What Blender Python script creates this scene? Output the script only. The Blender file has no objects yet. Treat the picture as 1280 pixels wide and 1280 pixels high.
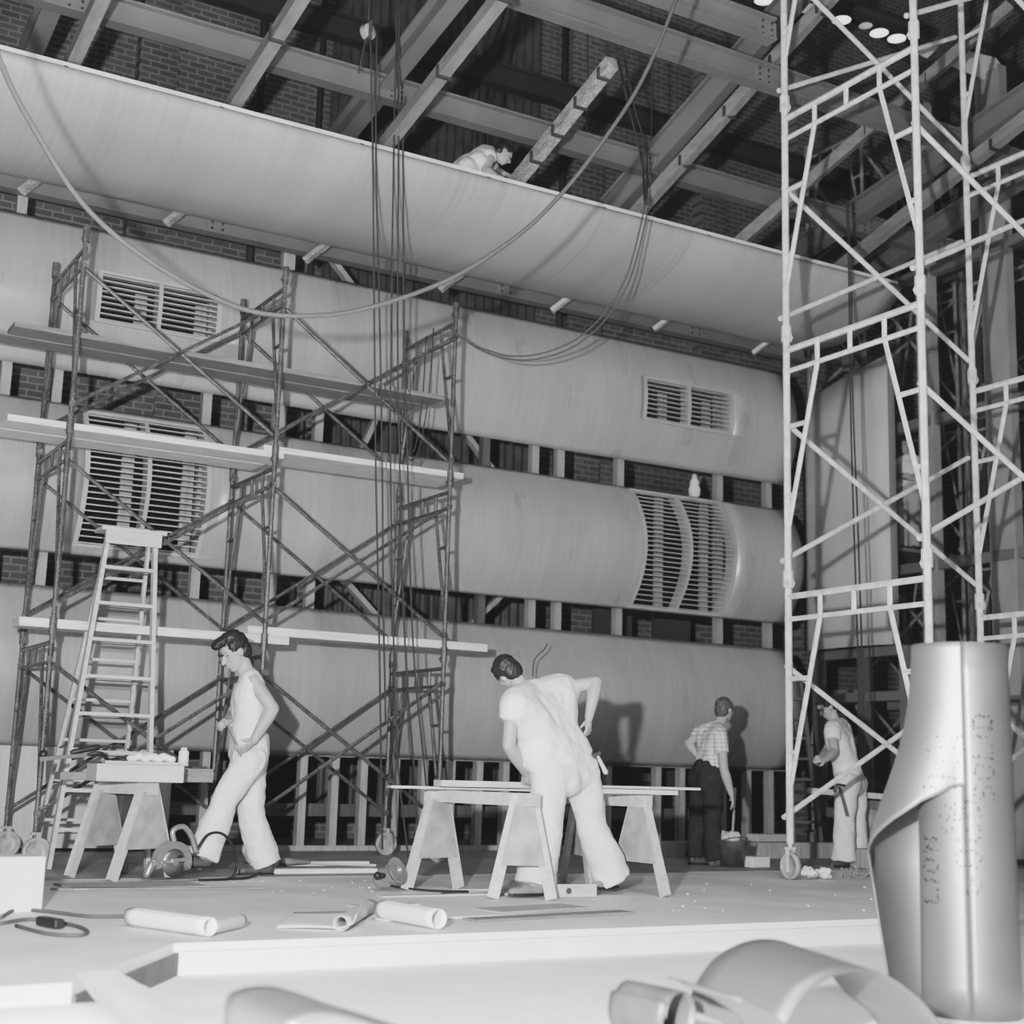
import bpy, math, random
from mathutils import Vector as V, Matrix, noise
random.seed(7)
sc = bpy.context.scene
col = sc.collection
# ---------------------------------------------------------------- camera solve
YAW, PITCH, ROLL, FPX, CX, CY, CH = .52636, .18225, .0276, 1801.14, 641.0, 635.3, .88
cy_, sy_, cp_, sp_, cr_, sr_ = math.cos(YAW), math.sin(YAW), math.cos(PITCH), math.sin(PITCH), math.cos(ROLL), math.sin(ROLL)
FW = V((sy_*cp_, cy_*cp_, sp_))
_r = V((cy_, -sy_, 0)); _u = _r.cross(FW)
RT = cr_*_r + sr_*_u
UP = -sr_*_r + cr_*_u
EYE = V((0, 0, CH))
def ray(px, py): return FW + (px-CX)/FPX*RT + (CY-py)/FPX*UP
def at(px, py, Y):
    d = ray(px, py); return EYE + d*((Y-EYE.y)/d.y)
def atx(px, py, X):
    d = ray(px, py); return EYE + d*((X-EYE.x)/d.x)
def flr(px, py, z=0.):
    d = ray(px, py); return EYE + d*((z-EYE.z)/d.z)
cam = bpy.data.cameras.new('camera'); co = bpy.data.objects.new('camera', cam); col.objects.link(co)
M = Matrix((( RT.x, UP.x, -FW.x, 0), (RT.y, UP.y, -FW.y, 0), (RT.z, UP.z, -FW.z, CH), (0, 0, 0, 1)))
co.matrix_world = M
cam.sensor_width = 36; cam.lens = FPX/1280*36
cam.shift_x = (640-CX)/1280; cam.shift_y = (CY-640)/1280
cam.clip_end = 200
cam.dof.use_dof = True; cam.dof.focus_distance = 11.5; cam.dof.aperture_fstop = (cam.lens/1000)/.032
sc.camera = co
# ---------------------------------------------------------------- materials
def mat(name, g=.5, rough=.6, spec=.4, noise_s=0, noise_a=0, stretch=(1, 1, 1), bump=0, metal=0, speck=0):
    m = bpy.data.materials.new(name); m.use_nodes = True
    nt = m.node_tree; N = nt.nodes; L = nt.links; b = N['Principled BSDF']
    b.inputs['Base Color'].default_value = (g, g, g, 1); b.inputs['Roughness'].default_value = rough
    b.inputs['Specular IOR Level'].default_value = spec; b.inputs['Metallic'].default_value = metal
    if noise_a or bump:
        tc = N.new('ShaderNodeTexCoord'); mp = N.new('ShaderNodeMapping'); mp.inputs['Scale'].default_value = stretch
        L.new(tc.outputs['Object'], mp.inputs[0])
        nz = N.new('ShaderNodeTexNoise'); nz.inputs['Scale'].default_value = noise_s; nz.inputs['Detail'].default_value = 5
        L.new(mp.outputs[0], nz.inputs['Vector'])
        if noise_a:
            mr = N.new('ShaderNodeMapRange'); mr.inputs['From Min'].default_value = .3; mr.inputs['From Max'].default_value = .7
            mr.inputs['To Min'].default_value = max(g*(1-noise_a), .005); mr.inputs['To Max'].default_value = min(g*(1+noise_a), .95)
            L.new(nz.outputs['Fac'], mr.inputs['Value'])
            out = mr.outputs[0]
            if speck:
                n2 = N.new('ShaderNodeTexNoise'); n2.inputs['Scale'].default_value = 60; n2.inputs['Detail'].default_value = 2
                L.new(tc.outputs['Object'], n2.inputs['Vector'])
                m2 = N.new('ShaderNodeMapRange'); m2.inputs['From Min'].default_value = .58; m2.inputs['From Max'].default_value = .66
                m2.inputs['To Min'].default_value = 0; m2.inputs['To Max'].default_value = speck
                L.new(n2.outputs['Fac'], m2.inputs['Value'])
                ad = N.new('ShaderNodeMath'); ad.operation = 'ADD'; L.new(out, ad.inputs[0]); L.new(m2.outputs[0], ad.inputs[1]); out = ad.outputs[0]
            L.new(out, b.inputs['Base Color'])
        if bump:
            bp = N.new('ShaderNodeBump'); bp.inputs['Strength'].default_value = bump; bp.inputs['Distance'].default_value = .02
            L.new(nz.outputs['Fac'], bp.inputs['Height']); L.new(bp.outputs[0], b.inputs['Normal'])
    return m
def ply_mat(name, g, sheet=1.22, axis='X', rough=.42, spec=.5):
    """varnished veneer: fine vertical grain, broad tone, sheen patches painted into the colour, each sheet its own tone"""
    m = bpy.data.materials.new(name); m.use_nodes = True
    nt = m.node_tree; N = nt.nodes; L = nt.links; b = N['Principled BSDF']
    b.inputs['Roughness'].default_value = rough; b.inputs['Specular IOR Level'].default_value = spec
    tc = N.new('ShaderNodeTexCoord')
    def nz(scale, st, det=4, w=0):
        mp = N.new('ShaderNodeMapping'); mp.inputs['Scale'].default_value = st; mp.inputs['Location'].default_value = (w, w, w)
        L.new(tc.outputs['Object'], mp.inputs[0]); n = N.new('ShaderNodeTexNoise'); n.inputs['Scale'].default_value = scale; n.inputs['Detail'].default_value = det
        L.new(mp.outputs[0], n.inputs['Vector']); return n.outputs['Fac']
    def mth(op, a, c=None):
        n = N.new('ShaderNodeMath'); n.operation = op
        for i, v in enumerate((a, c)):
            if v is None: continue
            if isinstance(v, (int, float)): n.inputs[i].default_value = v
            else: L.new(v, n.inputs[i])
        return n.outputs[0]
    sx = N.new('ShaderNodeSeparateXYZ'); L.new(tc.outputs['Object'], sx.inputs[0])
    ax = sx.outputs[0 if axis == 'X' else 1]
    d = mth('DIVIDE', ax, sheet); fl_ = mth('FLOOR', d)
    wn = N.new('ShaderNodeTexWhiteNoise'); wn.noise_dimensions = '1D'; L.new(fl_, wn.inputs['W'])
    fr = mth('FRACT', d); seam = mth('LESS_THAN', fr, .008)
    st = (8, 0, .3)
    fine = nz(3, st); broad = nz(1.1, (1, 0, .5), 3, 7); sheen = nz(1.5, (1.6, 0, .7), 2, 3)
    v = mth('ADD', mth('MULTIPLY', mth('SUBTRACT', fine, .5), .42), 1)
    v = mth('ADD', v, mth('MULTIPLY', mth('SUBTRACT', broad, .5), .45))
    v = mth('ADD', v, mth('MULTIPLY', mth('SUBTRACT', wn.outputs[0], .5), .14))
    v = mth('ADD', v, mth('MULTIPLY', mth('SUBTRACT', sheen, .5), .34))  # soft sheen patches put into the base colour as blotchy noise
    v = mth('SUBTRACT', v, mth('MULTIPLY', seam, .10))
    v = mth('MULTIPLY', v, g)
    L.new(v, b.inputs['Base Color'])
    r = mth('ADD', mth('MULTIPLY', mth('SUBTRACT', sheen, .5), .35), rough); L.new(r, b.inputs['Roughness'])
    return m
def brick_mat(name, g, face='Y'):
    m = bpy.data.materials.new(name); m.use_nodes = True
    nt = m.node_tree; N = nt.nodes; L = nt.links; b = N['Principled BSDF']; b.inputs['Roughness'].default_value = .9
    b.inputs['Specular IOR Level'].default_value = .1
    tc = N.new('ShaderNodeTexCoord'); sx = N.new('ShaderNodeSeparateXYZ'); cx = N.new('ShaderNodeCombineXYZ')
    L.new(tc.outputs['Object'], sx.inputs[0]); L.new(sx.outputs[0 if face == 'Y' else 1], cx.inputs[0]); L.new(sx.outputs[2], cx.inputs[1])
    br = N.new('ShaderNodeTexBrick'); L.new(cx.outputs[0], br.inputs['Vector']); br.inputs['Scale'].default_value = 1
    br.inputs['Brick Width'].default_value = .24; br.inputs['Row Height'].default_value = .085; br.inputs['Mortar Size'].default_value = .011
    br.inputs['Color1'].default_value = (g*.8,)*3+(1,); br.inputs['Color2'].default_value = (g*1.15,)*3+(1,); br.inputs['Mortar'].default_value = (g*1.9,)*3+(1,)
    nz = N.new('ShaderNodeTexNoise'); nz.inputs['Scale'].default_value = .7; L.new(tc.outputs['Object'], nz.inputs['Vector'])
    mx = N.new('ShaderNodeMix'); mx.data_type = 'RGBA'; mx.blend_type = 'MULTIPLY'; mx.inputs[0].default_value = 1
    mr = N.new('ShaderNodeMapRange'); mr.inputs['To Min'].default_value = .35; mr.inputs['To Max'].default_value = 1.6; L.new(nz.outputs['Fac'], mr.inputs['Value'])
    L.new(br.outputs['Color'], mx.inputs[6]); L.new(mr.outputs[0], mx.inputs[7]); L.new(mx.outputs[2], b.inputs['Base Color'])
    return m
def plaid_mat(name, g):
    m = bpy.data.materials.new(name); m.use_nodes = True
    nt = m.node_tree; N = nt.nodes; L = nt.links; b = N['Principled BSDF']; b.inputs['Roughness'].default_value = .9
    tc = N.new('ShaderNodeTexCoord'); sx = N.new('ShaderNodeSeparateXYZ'); L.new(tc.outputs['Object'], sx.inputs[0])
    tot = None
    for i in (0, 2):
        a = N.new('ShaderNodeMath'); a.operation = 'MULTIPLY'; a.inputs[1].default_value = 24; L.new(sx.outputs[i], a.inputs[0])
        f = N.new('ShaderNodeMath'); f.operation = 'FRACT'; L.new(a.outputs[0], f.inputs[0])
        l = N.new('ShaderNodeMath'); l.operation = 'LESS_THAN'; l.inputs[1].default_value = .3; L.new(f.outputs[0], l.inputs[0])
        if tot is None: tot = l.outputs[0]
        else:
            s = N.new('ShaderNodeMath'); s.operation = 'ADD'; L.new(tot, s.inputs[0]); L.new(l.outputs[0], s.inputs[1]); tot = s.outputs[0]
    mr = N.new('ShaderNodeMapRange'); mr.inputs['From Max'].default_value = 2; mr.inputs['To Min'].default_value = g; mr.inputs['To Max'].default_value = g*.5
    L.new(tot, mr.inputs['Value']); L.new(mr.outputs[0], b.inputs['Base Color'])
    return m
def emit_mat(name, g, s):
    m = bpy.data.materials.new(name); m.use_nodes = True; b = m.node_tree.nodes['Principled BSDF']
    b.inputs['Base Color'].default_value = (g, g, g, 1); b.inputs['Emission Color'].default_value = (1, 1, 1, 1); b.inputs['Emission Strength'].default_value = s
    return m
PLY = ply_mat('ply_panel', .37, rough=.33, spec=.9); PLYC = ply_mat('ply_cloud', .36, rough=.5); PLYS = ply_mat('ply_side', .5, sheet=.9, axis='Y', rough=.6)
LOUV = mat('louver_wood', .42, .5, .4, 3, .15)
BRICK = brick_mat('brick', .13); BRICKR = brick_mat('brick_side', .12, 'X')
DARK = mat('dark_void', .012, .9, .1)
STAGE = mat('stage_boards', .72, .6, .3, 1.3, .16, (1, 1, 1), .05, speck=.05)
PIT = mat('white_ground', .88, .85, .2, 2.5, .08, (1, 1, 1), .25)
RISER = mat('riser_paint', .74, .7, .3, 2, .06)
STUD = mat('stud_wood', .34, .7, .3, 4, .2, (6, 6, .6)); STUDD = mat('stud_dark', .12, .8, .2, 4, .2, (6, 6, .6))
LUMB = mat('new_lumber', .5, .65, .3, 3, .14, (1, 6, 6)); LUMBD = mat('aged_plank', .2, .75, .3, 3, .25, (1, 8, 8), speck=.05)
LIGHTPLANK = mat('pale_plank', .7, .7, .3, 3, .2, (1, 8, 8))
RAFT = mat('rafter_wood', .2, .8, .2, 3, .2, (4, 1, 4)); RAFTL = mat('rafter_spattered', .26, .8, .2, 5, .4, (3, 1, 3), speck=.3)
STEEL = mat('painted_steel', .16, .55, .4, 2, .12); STEELD = mat('dark_steel', .05, .6, .3, 2, .2)
SCAF = mat('scaffold_dark', .07, .45, .5, 9, .5, speck=.12); SCAFW = mat('scaffold_white', .66, .55, .4, 10, .22, speck=.1)
SCAFB = mat('scaffold_back', .3, .6, .4, 8, .4)
RUB = mat('rubber', .05, .7, .3); WHEEL = mat('caster_metal', .35, .4, .5, 12, .3)
ROPE = mat('rope', .06, .9, .1); CABLE = mat('cable', .085, .7, .3); ROPEL = mat('rope_light', .3, .9, .1)
ALU = mat('cast_aluminium', .4, .35, .5, 14, .2, metal=.7); BLADE = mat('saw_blade', .3, .35, .5, metal=.8)
BLACK = mat('black_plastic', .02, .45, .4); IRON = mat('iron', .12, .5, .4, metal=.5)
LINO = mat('linoleum', .26, .5, .6, 3, .06, metal=.8); LINOB = mat('linoleum_back', .16, .5, .2, 6, .25, metal=.5)
INK = mat('ink', .02, .8, .1)
PAPER = mat('paper', .8, .7, .2, 5, .05); PAPERG = mat('paper_grey', .5, .7, .3, 5, .1)
CARD = mat('white_board', .7, .7, .2, 5, .06)
SKIN = mat('skin', .36, .5, .4, 9, .08); HAIR = mat('hair', .018, .55, .5, 60, .6); HAIRG = mat('hair_grey', .09, .6, .4, 60, .6)
WHT = mat('white_cotton', .78, .9, .1, 6, .04, bump=.25); WHT2 = mat('white_work_trousers', .72, .9, .1, 5, .10, bump=.3)
DKT = mat('dark_trousers', .035, .9, .1, 6, .2); SHOE = mat('shoe_leather', .09, .5, .4, 8, .2); SHOEL = mat('shoe_tan', .22, .6, .4, 8, .2)
PLAID = plaid_mat('plaid_cotton', .66); EYEW = mat('eye', .08, .3, .5)
TIN = mat('galvanised', .2, .45, .5, 8, .3, metal=.6)
REFL = mat('pale_sheet', .7, .6, .3); LAMPM = emit_mat('lamp_glass', .9, 1.6); LAMPG = emit_mat('lamp_dim', .6, .25)
# ---------------------------------------------------------------- mesh builder
class MB:
    def __init__(s): s.v = []; s.f = []
    def add(s, vs, fs):
        n = len(s.v); s.v += [tuple(p) for p in vs]; s.f += [tuple(i+n for i in f) for f in fs]; return s
    def box(s, c, d, rz=0, m=None):
        c = V(c); h = V(d)/2
        R = m if m is not None else Matrix.Rotation(rz, 3, 'Z')
        vs = [c + R @ V((x*h.x, y*h.y, z*h.z)) for x in (-1, 1) for y in (-1, 1) for z in (-1, 1)]
        return s.add(vs, [(0, 1, 3, 2), (4, 6, 7, 5), (0, 4, 5, 1), (2, 3, 7, 6), (0, 2, 6, 4), (1, 5, 7, 3)])
    def bar(s, a, b, w, h, up=(0, 0, 1)):
        """rectangular bar a->b; h along up, w across"""
        a = V(a); b = V(b); d = (b-a); L = d.length; d.normalize(); u = V(up)
        if abs(d.dot(u)) > .98: u = V((0, 1, 0))
        x = d.cross(u).normalized(); u = x.cross(d).normalized()
        R = Matrix((d, x, u)).transposed()
        return s.box((a+b)/2, (L, w, h), m=R)
    def tube(s, pts, r, n=8, cap=True):
        pts = [V(p) for p in pts]; rs = r if isinstance(r, (list, tuple)) else [r]*len(pts)
        prev = None; base = len(s.v); rings = []
        for i, p in enumerate(pts):
            d = (pts[min(i+1, len(pts)-1)] - pts[max(i-1, 0)]).normalized()
            if prev is None:
                t = V((0, 0, 1)) if abs(d.z) < .9 else V((1, 0, 0)); x = d.cross(t).normalized()
            else: x = (prev - d*prev.dot(d)).normalized()
            y = d.cross(x); prev = x
            rings.append([p + rs[i]*(math.cos(2*math.pi*k/n)*x + math.sin(2*math.pi*k/n)*y) for k in range(n)])
        vs = [q for rg in rings for q in rg]; fs = []
        for i in range(len(pts)-1):
            for k in range(n): fs.append((i*n+k, i*n+(k+1) % n, (i+1)*n+(k+1) % n, (i+1)*n+k))
        if cap: fs.append(tuple(range(n))[::-1]); fs.append(tuple((len(pts)-1)*n+k for k in range(n)))
        return s.add(vs, fs)
    def ell(s, c, r, R=None, n=12, m=8):
        c = V(c); vs = []; fs = []; r = V(r) if not isinstance(r, (int, float)) else V((r, r, r))
        for i in range(m+1):
            th = math.pi*i/m
            for k in range(n):
                ph = 2*math.pi*k/n
                p = V((r.x*math.sin(th)*math.cos(ph), r.y*math.sin(th)*math.sin(ph), r.z*math.cos(th)))
                vs.append(c + (R @ p if R is not None else p))
        for i in range(m):
            for k in range(n): fs.append((i*n+k, (i+1)*n+k, (i+1)*n+(k+1) % n, i*n+(k+1) % n))
        return s.add(vs, fs)
    def cap(s, a, b, ra, rb, n=12, flat=1., fd=None):
        """tapered capsule; flat scales the section along fd (a direction)"""
        a = V(a); b = V(b); d = b-a; L = d.length
        if L < 1e-5: return s.ell(a, ra)
        d.normalize()
        if fd is None: t = V((0, 0, 1)) if abs(d.z) < .9 else V((1, 0, 0))
        else: t = V(fd)
        y = (t - d*t.dot(d)).normalized(); x = y.cross(d)
        prof = [(-ra, .02), (-ra*.87, ra*.5), (-ra*.5, ra*.87), (0, ra), (L*.33, ra+(rb-ra)*.33), (L*.66, ra+(rb-ra)*.66), (L, rb), (L+rb*.5, rb*.87), (L+rb*.87, rb*.5), (L+rb, .02*rb)]
        vs = []; fs = []
        for (h, q) in prof:
            for k in range(n):
                an = 2*math.pi*k/n; vs.append(a + d*h + q*(math.cos(an)*x + flat*math.sin(an)*y))
        for i in range(len(prof)-1):
            for k in range(n): fs.append((i*n+k, i*n+(k+1) % n, (i+1)*n+(k+1) % n, (i+1)*n+k))
        fs.append(tuple(range(n))[::-1]); fs.append(tuple((len(prof)-1)*n+k for k in range(n)))
        return s.add(vs, fs)
    def lathe(s, c, prof, R=None, n=24):
        c = V(c); vs = []; fs = []
        for (r, h) in prof:
            for k in range(n):
                an = 2*math.pi*k/n; p = V((r*math.cos(an), r*math.sin(an), h)); vs.append(c + (R @ p if R is not None else p))
        for i in range(len(prof)-1):
            for k in range(n): fs.append((i*n+k, i*n+(k+1) % n, (i+1)*n+(k+1) % n, (i+1)*n+k))
        return s.add(vs, fs)
    def prism(s, poly, off):
        """closed polygon (list of points) extruded by off"""
        n = len(poly); off = V(off); vs = [V(p) for p in poly] + [V(p)+off for p in poly]
        return s.add(vs, [tuple(range(n))[::-1], tuple(range(n, 2*n))] + [(k, (k+1) % n, n+(k+1) % n, n+k) for k in range(n)])
    def grid(s, rows):
        n = len(rows[0]); vs = [p for r in rows for p in r]
        return s.add(vs, [(i*n+k, i*n+k+1, (i+1)*n+k+1, (i+1)*n+k) for i in range(len(rows)-1) for k in range(n-1)])
    def build(s, name, m, parent=None, smooth=False, org=None, solid=0, bevel=0):
        me = bpy.data.meshes.new(name)
        o = bpy.data.objects.new(name, me); col.objects.link(o)
        if parent is not None: o.parent = parent; base = parent['_org'] if '_org' in parent.keys() else (0, 0, 0); off = V(base)
        else:
            if org is None:
                xs = [p[0] for p in s.v]; ys = [p[1] for p in s.v]; zs = [p[2] for p in s.v]
                org = ((min(xs)+max(xs))/2, (min(ys)+max(ys))/2, min(zs))
            off = V(org); o.location = off; o['_org'] = tuple(off)
        me.from_pydata([tuple(V(p)-off) for p in s.v], [], s.f); me.update()
        if parent is not None: o['_org'] = tuple(off)
        if m is not None: me.materials.append(m)
        if smooth:
            for p in me.polygons: p.use_smooth = True
        if solid:
            q = o.modifiers.new('s', 'SOLIDIFY'); q.thickness = solid
        if bevel:
            q = o.modifiers.new('b', 'BEVEL'); q.width = bevel; q.segments = 2; q.limit_method = 'ANGLE'
        return o
def tag(o, label=None, cat=None, group=None, kind=None):
    if label: o['label'] = label
    if cat: o['category'] = cat
    if group: o['group'] = group
    if kind: o['kind'] = kind
    return o
def empty(name, loc, label=None, cat=None, group=None):
    o = bpy.data.objects.new(name, None); col.objects.link(o); o.location = loc; o['_org'] = tuple(loc); o.empty_display_size = .1
    return tag(o, label, cat, group)
def bez(pts, n=10):
    """catmull-rom through points"""
    P = [V(p) for p in pts]; P = [2*P[0]-P[1]] + P + [2*P[-1]-P[-2]]; out = []
    for i in range(1, len(P)-2):
        for k in range(n):
            t = k/n; a, b, c, d = P[i-1:i+3]
            out.append(.5*((2*b)+(c-a)*t+(2*a-5*b+4*c-d)*t*t+(3*b-a-3*c+d)*t**3))
    out.append(P[-2]); return out
def organic(name, mb, m, parent=None, voxel=.012, smooth=4, disp=0, dscale=.1, org=None):
    """remesh overlapping volumes into one continuous surface"""
    o = mb.build(name, m, parent, org=org)
    q = o.modifiers.new('r', 'REMESH'); q.mode = 'VOXEL'; q.voxel_size = voxel; q.use_smooth_shade = True
    if smooth: q = o.modifiers.new('s', 'SMOOTH'); q.factor = .5; q.iterations = smooth
    if disp:
        t = bpy.data.textures.new(name, 'CLOUDS'); t.noise_scale = dscale
        q = o.modifiers.new('d', 'DISPLACE'); q.texture = t; q.strength = disp; q.mid_level = .5; q.texture_coords = 'LOCAL'
    dg = bpy.context.evaluated_depsgraph_get(); me = bpy.data.meshes.new_from_object(o.evaluated_get(dg))
    old = o.data; o.modifiers.clear(); o.data = me; bpy.data.meshes.remove(old); me.name = name
    for p in me.polygons: p.use_smooth = True
    if not me.materials: me.materials.append(m)
    return o
# ---------------------------------------------------------------- the setting
YE = 7.33                       # front edge of the stage
C0 = flr(90, 1228); PZ = -.16      # PZ: the low floor in front of the stage
def struct(o): o['kind'] = 'structure'; return o
poly = [(-6, 19, 0), (-6, C0.y-2.2, 0), (C0.x-.9, C0.y-2.2+.9, 0), (C0.x, C0.y, 0), (2.37, YE, 0), (19, YE, 0), (19, 19, 0)]
poly = [(-6, 19, 0), (-6, 5.4, 0), (C0.x, C0.y, 0), (2.37, YE, 0), (19, YE, 0), (19, 19, 0)]
struct(MB().prism([V(p) for p in poly][::-1], (0, 0, -.05)).build('floor', STAGE, org=(0, 0, 0)))
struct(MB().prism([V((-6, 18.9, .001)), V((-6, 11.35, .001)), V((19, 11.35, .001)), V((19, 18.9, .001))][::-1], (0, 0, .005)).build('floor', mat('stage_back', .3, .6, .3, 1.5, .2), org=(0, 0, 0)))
struct(MB().box((6, 7, PZ-.03), (34, 26, .06)).build('floor_pit', PIT, org=(0, 0, 0)))
r = MB().box((10.7, YE+.03, (PZ-.05)/2), (16.7, .05, -PZ-.05)); r.box((10.7, YE-.012, -.02), (16.7, .035, .04))
struct(r.build('trim_1', RISER, org=(0, 0, 0)))
a = V((C0.x, C0.y, -.105)); b = V((2.37, YE, -.105))
struct(MB().bar(a+(a-b).normalized()*.0, b, .04, .11).build('trim_2', STUDD))
struct(MB().bar((-6, 5.42, -.105), (C0.x, C0.y+.02, -.105), .04, .11).build('trim_3', RISER))
struct(MB().box((6.25, 17.65, 8), (25.5, .3, 16)).build('wall_back', BRICK, org=(0, 17.65, 0)))
struct(MB().box((19.05, 8, 8), (.3, 19.6, 16)).build('wall_right', BRICKR, org=(19, 0, 0)))
struct(MB().box((6.25, 8, 16.1), (25.5, 19.6, .2)).build('ceiling', mat('ceiling_dark', .03, .9)))
# pilasters and pipes on the back wall
for X, w in ((4.6, .5), (11.2, .6), (13.6, .5), (15.6, .5)):
    struct(MB().box((X, 17.4, 8), (w, .22, 16)).build('trim_4', BRICK, org=(X, 17.4, 0)))
mb = MB(); rows = []
xs = [7.0+i*.035 for i in range(96)]
rows = [[(x, 17.36-.09*abs(math.sin(i*math.pi/4)), z) for i, x in enumerate(xs)] for z in (.3, 13)]
rib = mb.grid(rows).build('ribbed_cladding', mat('cladding', .085, .5, .4, 5, .3), smooth=True)
tag(rib, 'dark ribbed metal cladding on the brick wall behind the middle of the panels', 'cladding')
pipe_mat = mat('pipe_paint', .06, .5, .4)
def wpipe(px, Y=17.2, r=.07, z0=.1, z1=14, lab=None):
    x = at(px, 120, Y).x; o = MB().tube([(x, Y, z0), (x, Y, z1)], r, 10).build('wall_pipe', pipe_mat, smooth=True)
    return tag(o, lab, 'pipe', 'pipes on the brick wall')
wpipe(400, r=.04, lab='thin dark pipe up the brick wall, left of the pulley')
wpipe(705, r=.05, lab='dark pipe up the brick wall right of the ribbed cladding')
wpipe(325, r=.05, lab='dark pipe up the brick wall, furthest left of the wall pipes')
bent = bez([at(620, 260, 17.0), at(622, 140, 17.0), at(634, 60, 17.0), at(650, 0, 16.9), at(655, -60, 16.9)], 8)
tag(MB().tube(bent, .09, 10).build('wall_pipe', pipe_mat, smooth=True), 'thick pipe with a bend beside the ribbed cladding', 'pipe', 'pipes on the brick wall')
bent = bez([at(600, 260, 17.0), at(602, 140, 17.0), at(612, 60, 17.0), at(628, 0, 16.9), at(632, -60, 16.9)], 8)
tag(MB().tube(bent, .07, 10).build('wall_pipe', pipe_mat, smooth=True), 'second bent pipe, left of the thickest one', 'pipe', 'pipes on the brick wall')

# ---------------------------------------------------------------- curved wall panels
YW, XL, XR = 14.8, 1.2, 12.9
def bulge(t, b): return b*(1-(2*t-1)**2)
def panel(name, z0, z1, b, vents, label, y0=0., ry=None):
    """horizontal band, convex toward the room; vents: (x0,x1,t0,t1) holes"""
    nt = 24; xs = sorted(set([XL, XR] + [XL+(XR-XL)*i/40 for i in range(41)] + [q for v in vents for q in v[:2]]))
    ts = sorted(set([i/nt for i in range(nt+1)] + [q for v in vents for q in v[2:]]))
    def P(x, t): return V((x, YW - bulge(t, b), z0+(z1-z0)*t))
    root = empty(name, (XL, YW, z0), label, 'wall panel')
    mb = MB()
    idx = {}
    for i, x in enumerate(xs):
        for j, t in enumerate(ts): idx[i, j] = len(mb.v); mb.v.append(tuple(P(x, t)))
    for i in range(len(xs)-1):
        for j in range(len(ts)-1):
            xm, tm = (xs[i]+xs[i+1])/2, (ts[j]+ts[j+1])/2
            if any(v[0] < xm < v[1] and v[2] < tm < v[3] for v in vents): continue
            mb.f.append((idx[i, j], idx[i, j+1], idx[i+1, j+1], idx[i+1, j]))
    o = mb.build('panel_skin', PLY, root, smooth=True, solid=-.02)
    for x in (XR-.02,):
        rb = MB().prism([P(x, t) for t in ts] + [V((x, YW+.1, z1)), V((x, YW+.1, z0))], (.02, 0, 0)); rb.build('end_rib', STUDD, root)
    return P
def vent(P, x0, x1, t0, t1, n, label, border=.05):
    root = empty('louvered_vent', P((x0+x1)/2, t0), label, 'vent', 'louvered vents in the wall panels')
    m = 16
    def strip(a, b, name, mt):
        mb = MB(); tt = [t0+(t1-t0)*i/m for i in range(m+1)]
        mb.grid([[P(x, t)+V((0, dy, 0)) for t in tt] for x, dy in ((a, -.02), (b, -.02))])
        mb.grid([[P(x, t)+V((0, dy, 0)) for t in tt] for x, dy in ((b, -.02), (b, .16))])
        mb.grid([[P(x, t)+V((0, dy, 0)) for t in tt] for x, dy in ((a, .16), (a, -.02))])
        return mb.build(name, mt, root)
    strip(x0, x0+border, 'frame_side', LOUV); strip(x1-border, x1, 'frame_side', LOUV)
    xm = (x0+x1)/2; strip(xm-.022, xm+.022, 'divider', LOUV)
    for t in (t0, t1):
        p = P(xm, t); MB().box(p+V((0, .06, 0)), (x1-x0, .16, .03)).build('frame_rail', LOUV, root)
    for a, b in ((x0+border, xm-.022), (xm+.022, x1-border)):
        mb = MB()
        for k in range(n):
            t = t0+(t1-t0)*(k+.5)/n; p = P((a+b)/2, t)
            mb.box(p+V((0, .03, 0)), (b-a, .085, .012), m=Matrix.Rotation(math.radians(6), 3, 'X'))
        mb.build('slats', LOUV, root)
    # dark box behind
    p0 = P(x0, t0); p1 = P(x1, t1)
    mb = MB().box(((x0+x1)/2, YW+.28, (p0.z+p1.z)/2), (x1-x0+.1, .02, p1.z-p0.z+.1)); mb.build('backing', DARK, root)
    for x in (x0+.72*(xm-x0), xm+.72*(x1-xm)):
        MB().box((x+.1, YW+.2, (p0.z+p1.z)/2), (.13, .04, p1.z-p0.z)).build('backing_post', STUD, root)
    return root
z = (6.438, 4.852, 4.505, 2.95, 2.613, 1.022)
def tt(zz, a, b): return (zz-a)/(b-a)
v1 = [(3.40, 4.74, tt(5.37, z[1], z[0]), tt(5.90, z[1], z[0])), (10.33, 11.78, tt(5.36, z[1], z[0]), tt(5.91, z[1], z[0]))]
P1 = panel('curved_wall_panel', z[1], z[0], .26, v1, 'topmost of the three long bowed plywood bands on the back wall, two small vents')
v2 = [(3.40, 4.72, .06, .955), (10.28, 11.75, .02, .975)]
P2 = panel('curved_wall_panel', z[3], z[2], .36, v2, 'middle long bowed plywood band on the back wall with the two tall vents')
P3 = panel('curved_wall_panel', z[5], z[4], .34, [], 'lowest long bowed plywood band, without vents, behind the workers')
vent(P1, *v1[0], 9, 'small two-bay slatted vent at upper left behind the dark scaffold')
vent(P1, *v1[1], 9, 'small two-bay slatted vent at the right end of the top band')
vent(P2, *v2[0], 23, 'tall two-bay slatted vent above the top of the stepladder')
vent(P2, *v2[1], 25, 'tall bowed two-bay slatted vent at the right end of the middle band')
# ply skirting at left
xk = at(213, 1000, YW).x
sk = MB().box(((XL+xk)/2, YW+.02, .53), (xk-XL, .03, .98)).build('plywood_skirting', ply_mat('ply_skirt', .46))
tag(sk, 'flat pale plywood sheet under the lowest band at far left', 'plywood sheet')

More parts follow.
